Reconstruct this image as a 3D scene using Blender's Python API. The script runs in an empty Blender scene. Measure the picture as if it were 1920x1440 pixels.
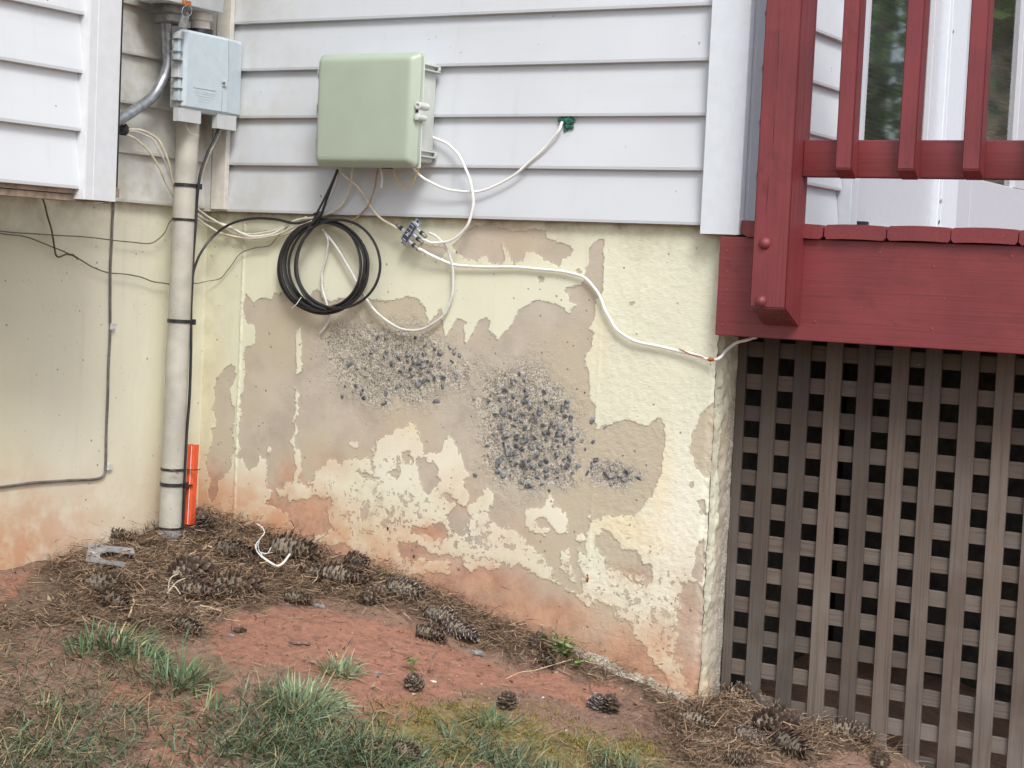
import bpy, bmesh, math, random
import numpy as np
from mathutils import Vector, Matrix
random.seed(7); RNG = np.random.default_rng(7)
S = bpy.context.scene
COL = S.collection

# ------------------------------------------------------------------ camera
CAMP = np.array([2.89255, -3.38478, -0.11955]); YAW, PITCH, ROLL, FOC = 0.53269, -0.0627, 0.04679, 3300.0
cy_, sy_ = math.cos(YAW), math.sin(YAW); cp_, sp_ = math.cos(PITCH), math.sin(PITCH); cr_, sr_ = math.cos(ROLL), math.sin(ROLL)
CF = np.array([-sy_*cp_, cy_*cp_, sp_]); R0 = np.array([cy_, sy_, 0.0]); U0 = np.cross(R0, CF)
CR = R0*cr_ + U0*sr_; CU = -R0*sr_ + U0*cr_
cam = bpy.data.objects.new('camera', bpy.data.cameras.new('camera')); COL.objects.link(cam)
M4 = Matrix([[CR[i], CU[i], -CF[i], CAMP[i]] for i in range(3)] + [[0, 0, 0, 1]])
cam.matrix_world = M4
cam.data.sensor_width = 36; cam.data.sensor_fit = 'HORIZONTAL'; cam.data.lens = FOC/1920*36
cam.data.clip_start = 0.02; cam.data.clip_end = 500
S.camera = cam
S.view_settings.view_transform = 'Standard'; S.view_settings.look = 'None'
S.view_settings.gamma = 1; S.view_settings.use_curve_mapping = False
S.view_settings.exposure = 0.64
# ------------------------------------------------------------------ sky + sun
SUN_EL, SUN_AZ = math.radians(47), math.radians(137)    # azimuth clockwise from +Y
W = bpy.data.worlds.new('World'); S.world = W; W.use_nodes = True
nt = W.node_tree; bg = nt.nodes['Background']
sky = nt.nodes.new('ShaderNodeTexSky'); sky.sky_type = 'NISHITA'; sky.sun_disc = False
sky.sun_elevation = SUN_EL; sky.sun_rotation = SUN_AZ; sky.dust_density = 3; sky.air_density = 1.0; sky.ozone_density = 1.0
hs = nt.nodes.new('ShaderNodeHueSaturation'); hs.inputs['Saturation'].default_value = 0.68
nt.links.new(sky.outputs[0], hs.inputs['Color']); nt.links.new(hs.outputs[0], bg.inputs[0]); bg.inputs[1].default_value = 0.15
sun = bpy.data.objects.new('sun', bpy.data.lights.new('sun', 'SUN')); COL.objects.link(sun)
sun.data.energy = 1.5; sun.data.angle = math.radians(17); sun.data.color = (1, .995, .985)
sd = Vector((math.sin(SUN_AZ)*math.cos(SUN_EL), math.cos(SUN_AZ)*math.cos(SUN_EL), math.sin(SUN_EL)))
sun.rotation_euler = sd.to_track_quat('Z', 'Y').to_euler(); sun.location = (0, 0, 6)

# ------------------------------------------------------------------ measuring helpers
def ray(x, y): return CF + CR*(x-960)/FOC + CU*(720-y)/FOC
def PY(x, y, Y=0.0): d = ray(x, y); return CAMP + d*(Y-CAMP[1])/d[1]      # point on a plane parallel to the main wall
def PX(x, y, X=0.0): d = ray(x, y); return CAMP + d*(X-CAMP[0])/d[0]      # point on a plane parallel to the left wall
def _h(ix, iy, seed):
    h = (ix.astype(np.int64)*374761393 + iy.astype(np.int64)*668265263 + seed*974634777) & 0xffffffff
    h = ((h ^ (h >> 13))*1274126177) & 0xffffffff
    return ((h ^ (h >> 16)) & 0xffff)/65535.0
def vnoise(x, y, seed=0):
    ix, iy = np.floor(x), np.floor(y); fx, fy = x-ix, y-iy
    fx = fx*fx*(3-2*fx); fy = fy*fy*(3-2*fy); ix = ix.astype(np.int64); iy = iy.astype(np.int64)
    a, b, c, d = _h(ix, iy, seed), _h(ix+1, iy, seed), _h(ix, iy+1, seed), _h(ix+1, iy+1, seed)
    return (a*(1-fx)+b*fx)*(1-fy)+(c*(1-fx)+d*fx)*fy
def fbm(x, y, s, o=4, seed=0, g=.5):
    x = np.asarray(x, float); y = np.asarray(y, float); r = 0; a = 1; t = 0
    for i in range(o):
        r = r + a*vnoise(x*s+13.7*i, y*s-7.1*i, seed+i); t += a; a *= g; s *= 2.03
    return r/t
def sdf(px, py, poly):                                # signed distance, positive inside
    poly = np.asarray(poly, float); d = np.full(px.shape, 1e9); ins = np.zeros(px.shape, bool)
    n = len(poly)
    for i in range(n):
        ax, ay = poly[i]; bx, by = poly[(i+1) % n]; ex, ey = bx-ax, by-ay
        t = np.clip(((px-ax)*ex+(py-ay)*ey)/(ex*ex+ey*ey+1e-12), 0, 1)
        d = np.minimum(d, (px-ax-t*ex)**2+(py-ay-t*ey)**2)
        c = ((ay > py) != (by > py)) & (px < ex*(py-ay)/((ey if ey else 1e-12))+ax); ins ^= c
    return np.where(ins, 1, -1)*np.sqrt(d)
def lerp(a, b, t): return a+(b-a)*t
def sst(a, b, x): t = np.clip((x-a)/(b-a), 0, 1); return t*t*(3-2*t)

# ground: slopes down to the right and towards the camera, small mound in the corner
def gz(x, y):
    x = np.asarray(x, float); y = np.asarray(y, float)
    a = np.interp(x, [-30, -3, -.6, 0, .038, .373, .684, .974, 1.245, 1.374, 1.74, 1.85, 3, 12, 40], [-1.2, -.85, -.75, -.752, -.757, -.804, -.854, -.925, -.985, -1.012, -1.058, -1.09, -1.4, -2.4, -3])
    b = np.interp(y, [-60, -10, -3.4, -1.2, -.636, -.39, -.12, 0, .2, 2], [-4.5, -1.6, -.58, -.15, -.077, -.055, -.03, 0, 0.0, 0])
    m = .018*(fbm(x, y, 4, 3, 5)-.5)*sst(0, .15, np.abs(y))+.014*(fbm(x, y, 17, 4, 9)-.5)+.005*(fbm(x, y, 90, 3, 11)-.5)
    return a+b+m
def GP(x, y):                                          # where a sight line meets the ground
    d = ray(x, y); t = 3.3
    for _ in range(40):
        p = CAMP+d*t; e = p[2]-float(gz(p[0], p[1])); t += e/max(-d[2], .08)*.5
    p = CAMP+d*t; p[2] = float(gz(p[0], p[1])); return p

# ------------------------------------------------------------------ materials
class NT:
    def __init__(s, name, **kw):
        s.m = bpy.data.materials.new(name); s.m.use_nodes = True; s.t = s.m.node_tree
        s.b = s.t.nodes['Principled BSDF']
        for k, v in kw.items(): s.set(k, v)
    def set(s, k, v):
        i = s.b.inputs[k]
        if hasattr(v, 'is_linked') or isinstance(v, bpy.types.NodeSocket): s.t.links.new(v, i)
        else: i.default_value = (*v, 1) if isinstance(v, (tuple, list)) and len(v) == 3 else v
    def n(s, t, **kw):
        x = s.t.nodes.new(t)
        for k, v in kw.items(): setattr(x, k, v)
        return x
    def put(s, i, v):
        if isinstance(v, bpy.types.NodeSocket): s.t.links.new(v, i)
        else: i.default_value = (*v, 1) if isinstance(v, (tuple, list)) and len(v) == 3 and i.type == 'RGBA' else v
    def co(s, kind='Object', scale=(1, 1, 1)):
        c = s.n('ShaderNodeTexCoord'); mp = s.n('ShaderNodeMapping'); s.t.links.new(c.outputs[kind], mp.inputs[0]); mp.inputs['Scale'].default_value = scale; return mp.outputs[0]
    def pos(s, scale=(1, 1, 1)):
        c = s.n('ShaderNodeNewGeometry'); mp = s.n('ShaderNodeMapping'); s.t.links.new(c.outputs['Position'], mp.inputs[0]); mp.inputs['Scale'].default_value = scale; return mp.outputs[0]
    def noise(s, v, scale, det=4, rough=.55, dist=0):
        x = s.n('ShaderNodeTexNoise'); s.t.links.new(v, x.inputs['Vector']); x.inputs['Scale'].default_value = scale; x.inputs['Detail'].default_value = det
        x.inputs['Roughness'].default_value = rough; x.inputs['Distortion'].default_value = dist; return x.outputs['Fac']
    def voro(s, v, scale, feat='F1', out='Distance', rnd=1):
        x = s.n('ShaderNodeTexVoronoi', feature=feat); s.t.links.new(v, x.inputs['Vector']); x.inputs['Scale'].default_value = scale; x.inputs['Randomness'].default_value = rnd; return x.outputs[out]
    def ramp(s, f, a, b, ca=0.0, cb=1.0, smooth=True):
        x = s.n('ShaderNodeMapRange', interpolation_type='SMOOTHSTEP' if smooth else 'LINEAR'); s.put(x.inputs[0], f)
        for i, v in zip((1, 2, 3, 4), (a, b, ca, cb)): s.put(x.inputs[i], v)
        return x.outputs[0]
    def mix(s, f, a, b, mode='MIX'):
        x = s.n('ShaderNodeMix', data_type='RGBA', blend_type=mode); s.put(x.inputs[0], f); s.put(x.inputs[6], a); s.put(x.inputs[7], b); return x.outputs[2]
    def math(s, op, a, b=0.0, c=0.0):
        x = s.n('ShaderNodeMath', operation=op); s.put(x.inputs[0], a); s.put(x.inputs[1], b)
        if op in ('MULTIPLY_ADD',): s.put(x.inputs[2], c)
        return x.outputs[0]
    def attr(s, name): x = s.n('ShaderNodeAttribute', attribute_name=name); return x.outputs['Fac']
    def acol(s, name): x = s.n('ShaderNodeAttribute', attribute_name=name); return x.outputs['Color']
    def rnd(s): return s.n('ShaderNodeObjectInfo').outputs['Random']
    def bump(s, h, strength=.3, dist=.002, normal=None):
        x = s.n('ShaderNodeBump'); s.put(x.inputs['Height'], h); x.inputs['Strength'].default_value = strength; x.inputs['Distance'].default_value = dist
        if normal is not None: s.t.links.new(normal, x.inputs['Normal'])
        s.t.links.new(x.outputs[0], s.b.inputs['Normal']); return x.outputs[0]

def plain(name, col, rough=.5, metal=0.0, var=.12, scale=40, bump=.15, bs=300, dist=.0006, spec=.5, speck=0.0):
    n = NT(name, Roughness=rough, Metallic=metal); n.b.inputs['Specular IOR Level'].default_value = spec
    p = n.pos(); f = n.noise(p, scale, 5)
    c = n.mix(n.ramp(f, .3, .7), tuple(v*(1-var) for v in col), tuple(min(1, v*(1+var)) for v in col))
    if speck > 0:
        c = n.mix(n.ramp(n.noise(p, 130, 3), .66, .72, 0, speck), c, tuple(v*.35 for v in col))
    n.set('Base Color', c)
    n.set('Roughness', n.ramp(n.noise(p, scale*2.3, 3), .3, .7, rough*.85, min(1, rough*1.15)))
    if bump: n.bump(n.noise(p, bs, 3), bump, dist)
    return n.m
def siding_mat(name, col, axis, grime=0.0):
    n = NT(name); p = n.pos()
    sc = (6, 6, 6); sc = tuple(6 if i == axis else 260 for i in range(3))
    g = n.noise(n.pos(sc), 1, 4, .6)
    big = n.noise(p, 3.0, 4); c = n.mix(n.ramp(big, .35, .7), tuple(v*.95 for v in col), col)
    c = n.mix(n.ramp(n.noise(n.pos((2, 2, 30)), 1, 4), .55, .8, 0, .25), c, tuple(a*b for a, b in zip(col, (.82, .80, .74))))
    c = n.mix(n.ramp(n.noise(n.pos((26, 26, 1.6)), 1, 5, .65), .56, .8, 0, .28), c, tuple(a*b for a, b in zip(col, (.72, .70, .64))))
    sp = n.ramp(n.noise(p, 95, 2, .4), .735, .77, 0, .8); sp2 = n.ramp(n.noise(p, 9, 2), .5, .62)
    c = n.mix(n.math('MULTIPLY', sp, sp2), c, (.16, .14, .12))
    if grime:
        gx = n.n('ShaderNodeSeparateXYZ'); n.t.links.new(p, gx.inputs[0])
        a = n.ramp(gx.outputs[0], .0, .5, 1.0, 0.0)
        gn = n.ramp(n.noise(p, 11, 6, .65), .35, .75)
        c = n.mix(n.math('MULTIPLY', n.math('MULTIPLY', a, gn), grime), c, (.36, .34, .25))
    n.set('Base Color', c); n.set('Roughness', .42); n.bump(g, .22, .0006); return n.m
def painted_wood(name, col, axis):
    n = NT(name); sc = tuple(3.5 if i == axis else 190 for i in range(3)); p = n.pos()
    g = n.noise(n.pos(sc), 1, 5, .62, .3)
    sc2 = tuple(1.6 if i == axis else 75 for i in range(3)); g2 = n.noise(n.pos(sc2), 1, 4, .6, .6)
    c = n.mix(n.ramp(n.noise(p, 7, 5), .3, .7), tuple(v*.86 for v in col), tuple(v*1.1 for v in col))
    c = n.mix(n.ramp(g, .45, .72, 0, .55), c, tuple(v*.58 for v in col))
    c = n.mix(n.ramp(n.noise(p, 16, 6, .7, .8), .55, .72, 0, .45), c, tuple(v*.5 for v in col))
    crk = n.ramp(g2, .705, .725); c = n.mix(n.math('MULTIPLY', crk, .75), c, (.06, .012, .014))
    w = n.ramp(n.noise(p, 160, 2), .76, .79, 0, .5); c = n.mix(w, c, (.5, .28, .27))
    n.set('Base Color', c); n.set('Roughness', n.ramp(g, .3, .7, .38, .58))
    h = n.math('SUBTRACT', n.math('ADD', n.math('MULTIPLY', g, .5), n.math('MULTIPLY', n.noise(n.pos(sc2), .6, 3), .6)), n.math('MULTIPLY', crk, 1.2))
    n.bump(h, .75, .0014); return n.m
def lattice_wood(name, axis):
    n = NT(name); r = n.rnd()
    o = n.n('ShaderNodeTexCoord').outputs['Object']; oi = n.n('ShaderNodeObjectInfo')
    ad = n.n('ShaderNodeVectorMath', operation='ADD'); n.t.links.new(n.pos(), ad.inputs[0])
    cm = n.n('ShaderNodeCombineXYZ'); n.t.links.new(n.math('MULTIPLY', r, 31.0), cm.inputs[0]); n.t.links.new(n.math('MULTIPLY', r, 17.0), cm.inputs[2]); n.t.links.new(cm.outputs[0], ad.inputs[1])
    mp = n.n('ShaderNodeMapping'); n.t.links.new(ad.outputs[0], mp.inputs[0]); mp.inputs['Scale'].default_value = tuple(5 if i == axis else 230 for i in range(3))
    g = n.noise(mp.outputs[0], 1, 5, .65, .5)
    b = n.noise(ad.outputs[0], 6, 4)
    r2 = n.ramp(n.math('FRACT', n.math('MULTIPLY', r, 7.31)), 0, 1, .72, 1.3, False)
    ca = n.mix(r, (.082, .060, .048), (.122, .097, .078)); c = n.mix(n.ramp(b, .35, .68), ca, (.13, .112, .098))
    c = n.mix(n.ramp(n.noise(ad.outputs[0], 2.7, 3), .5, .72, 0, .6), c, (.060, .048, .042))
    sx = n.n('ShaderNodeSeparateXYZ'); n.t.links.new(n.pos(), sx.inputs[0])
    top_left_dark = n.ramp(n.math('ADD', n.math('ADD', sx.outputs[2], n.math('MULTIPLY', sx.outputs[0], -.28)), n.math('MULTIPLY', n.math('SUBTRACT', n.noise(ad.outputs[0], 4, 4), .5), .5)), -1.35, -.75, 0, .72)
    c = n.mix(top_left_dark, c, n.mix(r, (.050, .034, .028), (.072, .052, .042)))  # slats get darker towards the top and the left, broken by noise
    c = n.mix(n.ramp(g, .46, .72, 0, .7), c, (.045, .032, .026))
    c = n.mix(1.0, c, r2, 'MULTIPLY')
    c = n.mix(n.ramp(n.noise(n.pos(), 150, 2), .77, .79, 0, .7), c, (.5, .42, .38))
    n.set('Base Color', c); n.set('Roughness', .85); n.bump(g, .6, .001); return n.m

CREAM = (.635, .64, .50)
def foundation_mat(name, left=False):
    n = NT(name); p = n.pos()
    sdv = n.attr('bare'); st = n.attr('stain'); ag = n.attr('agg'); yl = n.attr('yellow'); wh = n.attr('white'); pit = n.attr('pit'); rg = n.attr('rough'); gr = n.attr('grime')
    fine = n.noise(p, 160, 3, .6); med = n.noise(p, 55, 4, .6)
    e = n.math('ADD', sdv, n.math('MULTIPLY', n.math('SUBTRACT', fine, .5), .006))
    e = n.math('ADD', e, n.math('MULTIPLY', n.math('SUBTRACT', med, .5), .008))
    bare = n.ramp(e, -.0004, .0004)
    pits = n.ramp(n.math('ADD', n.noise(p, 75, 3, .6), n.math('MULTIPLY', pit, .17)), .69, .71)
    bare = n.math('MAXIMUM', bare, n.math('MULTIPLY', pits, n.ramp(pit, .02, .1)))
    bits = n.math('MULTIPLY', n.ramp(n.math('ADD', n.noise(p, 48, 6, .75), n.math('MULTIPLY', pit, .09)), .655, .67), n.ramp(pit, .05, .25)); bare = n.math('MULTIPLY', bare, n.math('SUBTRACT', 1.0, bits))
    # paint
    pc = n.mix(n.ramp(n.noise(p, 5, 5), .3, .7), tuple(v*.95 for v in CREAM), tuple(v*1.03 for v in CREAM))
    pc = n.mix(n.math('MULTIPLY', wh, .8), pc, (.72, .70, .60)); pc = n.mix(n.math('MULTIPLY', yl, .6), pc, (.72, .60, .37))
    pc = n.mix(n.math('MULTIPLY', gr, n.ramp(n.noise(p, 14, 5, .65), .28, .7)), pc, (.30, .26, .17))
    pc = n.mix(n.math('MULTIPLY', st, n.ramp(n.noise(p, 16, 5, .65), .25, .62, .3, .95)), pc, (.50, .265, .150))
    pc = n.mix(n.math('MULTIPLY', n.ramp(n.noise(p, 21, 6, .7), .5, .72, 0, .5), n.ramp(pit, .1, .7)), pc, (.40, .33, .24))
    pc = n.mix(n.ramp(n.noise(n.pos((30, 30, 2.2)), 1, 5, .6), .55, .8, 0, .22), pc, (.42, .39, .28))
    # bare concrete
    cc = n.mix(n.ramp(n.noise(p, 9, 6, .65), .3, .7), (.355, .315, .255), (.47, .425, .35))
    cc = n.mix(n.ramp(n.noise(p, 3.1, 3), .42, .6), cc, (.44, .39, .295))
    cc = n.mix(n.ramp(n.noise(p, 420, 2), .55, .75, 0, .3), cc, (.62, .55, .46))
    cc = n.mix(n.ramp(st, 0, 1, 0, .88), cc, n.mix(n.ramp(n.noise(p, 24, 7, .75), .32, .68), (.32, .155, .092), (.52, .30, .19)))
    # exposed mortar between the stones
    am = n.mix(n.ramp(n.noise(p, 210, 4, .7), .35, .65), (.30, .275, .225), (.58, .53, .44))
    am = n.mix(n.ramp(n.voro(p, 200), .2, .42, .8, 0), am, (.13, .125, .13))
    cc = n.mix(n.ramp(n.math('ADD', ag, n.math('MULTIPLY', n.math('SUBTRACT', n.noise(p, 30, 4), .5), .9)), .25, .6), cc, am)
    c = n.mix(bare, pc, cc)
    # dark lip where the paint lifts, and small specks
    vs = n.n('ShaderNodeTexVoronoi'); n.t.links.new(p, vs.inputs['Vector']); vs.inputs['Scale'].default_value = 33
    sp = n.math('MULTIPLY', n.ramp(n.math('ADD', vs.outputs['Distance'], n.math('MULTIPLY', n.noise(p, 200, 2), .14)), .13, .17, 1, 0), n.ramp(n.noise(p, 17, 2), .44, .56))
    sp = n.math('MAXIMUM', sp, n.math('MULTIPLY', n.ramp(n.math('ADD', n.voro(p, 85), n.math('MULTIPLY', n.noise(p, 300, 2), .12)), .14, .18, .8, 0), n.ramp(n.noise(p, 23, 3), .5, .6)))
    c = n.mix(n.math('MULTIPLY', sp, .65), c, (.14, .11, .08))
    n.set('Base Color', c); n.set('Roughness', n.ramp(bare, 0, 1, .62, .95, False))
    sand = n.math('MULTIPLY', n.noise(n.pos((1, 1, 2.2)), 120, 4, .7), n.ramp(rg, 0, 1, .12, .85, False))
    h = n.math('SUBTRACT', n.math('MULTIPLY', sand, 1.0), n.math('MULTIPLY', bare, .9))
    h = n.math('ADD', h, n.math('MULTIPLY', n.math('MULTIPLY', n.ramp(n.noise(p, 190, 4, .75), .3, .7), ag), 1.6))
    h = n.math('ADD', h, n.math('MULTIPLY', n.noise(p, 500, 2), .12))
    h = n.math('SUBTRACT', h, n.math('MULTIPLY', sp, .8))
    n.bump(h, .8, .0019); return n.m

def ground_mat():
    n = NT('red_clay_soil'); p = n.pos(); red = n.attr('red'); moss = n.attr('moss'); lit = n.attr('litter')
    a = n.noise(p, 8, 6, .65); f = n.noise(p, 70, 6, .75)
    c = n.mix(n.ramp(a, .3, .7), (.27, .165, .118), (.18, .11, .078))
    rc = n.mix(n.ramp(f, .3, .72), (.36, .175, .115), (.235, .115, .078)); c = n.mix(n.ramp(n.math('ADD', red, n.math('MULTIPLY', n.math('SUBTRACT', n.noise(p, 26, 5, .7), .5), .9)), .25, .75), c, rc)
    lc = n.mix(n.ramp(f, .3, .7), (.085, .058, .038), (.20, .135, .088)); c = n.mix(n.ramp(n.math('ADD', lit, n.math('MULTIPLY', n.math('SUBTRACT', n.noise(p, 40, 5, .7), .5), 1.1)), .2, .9), c, lc)
    mc = n.mix(n.ramp(n.noise(p, 130, 4, .7), .3, .7), (.12, .10, .03), (.30, .25, .07)); c = n.mix(n.ramp(n.math('ADD', moss, n.math('MULTIPLY', n.math('SUBTRACT', n.noise(p, 22, 6, .75), .5), 2.2)), .3, .95, 0, .8), c, mc)
    c = n.mix(n.ramp(n.noise(p, 45, 6, .8), .5, .66, 0, .7), c, (.10, .06, .045))
    c = n.mix(n.ramp(n.voro(p, 150), .13, .18, .75, 0), c, n.mix(n.noise(p, 50, 1), (.09, .05, .035), (.42, .33, .26)))
    n.set('Base Color', c); n.set('Roughness', .95)
    n.bump(n.math('ADD', n.noise(p, 60, 7, .75), n.math('MULTIPLY', n.noise(p, 300, 4, .7), .5)), .9, .006); return n.m
def vcol_mat(name, rough=.7, trans=0.0, bump=0):
    n = NT(name, Roughness=rough); n.set('Base Color', n.mix(n.ramp(n.noise(n.pos(), 90, 3), .3, .7, 0, .35), n.acol('col'), (.03, .025, .02)))
    if bump: n.bump(n.noise(n.pos(), 500, 3), bump, .001)
    n.b.inputs['Specular IOR Level'].default_value = .25
    return n.m
def mesh_obj_mat(): pass

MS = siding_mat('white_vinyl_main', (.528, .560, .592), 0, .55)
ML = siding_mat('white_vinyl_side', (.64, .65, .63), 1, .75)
MB_ = siding_mat('white_vinyl_bay', (.60, .632, .655), 1)  # same vinyl as the main wall; lighter colour stands in for stronger light
MT = plain('white_corner_trim', (.575, .622, .665), .35, var=.03, bump=.05)
MTB = plain('bay_corner_trim', (.575, .60, .62), .4, var=.03, bump=.05)
MFND = foundation_mat('painted_foundation')
MRX = painted_wood('red_paint_grain_x', (.172, .030, .034), 0)
MRY = painted_wood('red_paint_grain_y', (.172, .030, .034), 1)
MRZ = painted_wood('red_paint_grain_z', (.165, .029, .034), 2)
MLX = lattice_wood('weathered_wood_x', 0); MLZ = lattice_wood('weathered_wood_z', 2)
M = dict(
 nid=plain('pale_blue_grey_plastic', (.46, .54, .585), .45, var=.04, bump=.1, speck=.3),
 nid2=plain('pale_grey_plastic', (.47, .50, .50), .5, var=.06, bump=.1, speck=.4),
 green=plain('sage_green_plastic', (.345, .405, .325), .42, var=.035, scale=12, bump=.12, bs=900),
 greenb=plain('grey_enclosure_plastic', (.50, .53, .50), .45, var=.05),
 pipe=plain('weathered_grey_pvc', (.405, .395, .345), .5, var=.14, scale=14, bump=.1, speck=.55),
 race=plain('cream_channel', (.56, .54, .48), .5, var=.08, speck=.5),
 galv=plain('galvanised_metal', (.36, .38, .41), .42, metal=.75, var=.25, scale=60),
 steel=plain('dull_steel', (.30, .30, .29), .4, metal=.8, var=.3, scale=80),
 hub=plain('dull_dark_casting', (.17, .17, .16), .6, metal=.3, var=.25, scale=60),
 zinc=plain('bright_zinc', (.62, .66, .72), .3, metal=.85, var=.15, scale=90),
 black=plain('black_rubber', (.018, .018, .021), .38, var=.2),
 blackd=plain('dusty_black_cable', (.035, .035, .038), .5, var=.35, scale=50, speck=.2),
 greyc=plain('grey_cable', (.13, .12, .11), .55, var=.3),
 thin=plain('thin_olive_wire', (.16, .14, .10), .6, var=.3),
 white=plain('white_cable', (.72, .72, .70), .35, var=.06, bump=0),
 greyw=plain('grey_white_cable', (.55, .56, .54), .4, var=.12, bump=0),
 cream=plain('aged_cream_cable', (.56, .53, .42), .45, var=.12, speck=.4),
 yellow=plain('yellow_wire', (.55, .40, .08), .45, var=.1),
 copper=plain('thin_tan_wire', (.33, .24, .15), .5, var=.2),
 orange=plain('orange_duct_plastic', (.62, .085, .028), .4, var=.08, speck=.3),
 rust=plain('rust_stained_tape', (.33, .12, .04), .8, var=.4, scale=150, bump=.5),
 foam=plain('dark_green_foam', (.012, .085, .06), .75, var=.5, scale=150, bump=.8, bs=120, dist=.003),
 putty=plain('black_duct_seal', (.02, .02, .022), .8, var=.4, scale=120, bump=.8, bs=150, dist=.003),
 label=plain('dark_label_print', (.035, .04, .06), .5, var=.2, bump=0),
 ink=plain('silver_label_print', (.42, .44, .50), .4, var=.1, bump=0),
 ply=plain('old_plywood', (.26, .20, .15), .85, var=.3, scale=60, bump=.6),
 stone=plain('blue_grey_stone', (.15, .155, .165), .7, var=.75, scale=95, bump=.9, bs=260, dist=.003),
 stone2=plain('tan_pebble', (.36, .27, .19), .8, var=.4, scale=120, bump=.6),
 rock=plain('grey_fieldstone', (.20, .19, .19), .85, var=.25, scale=60, bump=.6),
 purple=plain('dull_red_stone', (.21, .115, .092), .9, var=.2, scale=60),
 chip=plain('pale_wood_chip', (.50, .38, .24), .7, var=.25, scale=80),
 plate=plain('grey_plastic_plate', (.25, .255, .27), .5, var=.2, speck=.3),
 door=plain('painted_door', (.52, .54, .58), .45, var=.02, bump=0),
 doorw=plain('bright_door_trim', (.66, .71, .76), .5, var=.02, bump=0),
 sheath=plain('dark_gap', (.03, .026, .022), .9, var=.3),
 interior=plain('dim_interior', (.045, .042, .036), .9, var=.3),  # near-black colour stands in for the shade indoors and under the deck
 blind=plain('cream_blind', (.34, .35, .31), .6, var=.05, bump=0),
 bark=plain('tree_bark', (.17, .145, .11), .95, var=.6, scale=5, bump=1, bs=14, dist=.06),
)
MG = ground_mat(); MV = vcol_mat('dry_plant_matter'); MGR = vcol_mat('grass_blade', .5); MCONE = vcol_mat('pine_cone_scale', .8, bump=.4); MLEAF = vcol_mat('tree_leaf', .5)
n = NT('door_glass', Roughness=.03); n.set('Base Color', (.9, .96, .93)); n.b.inputs['Transmission Weight'].default_value = 1.0; n.b.inputs['IOR'].default_value = 3.0; n.b.inputs['Specular IOR Level'].default_value = .9
MGLASS = n.m

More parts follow.
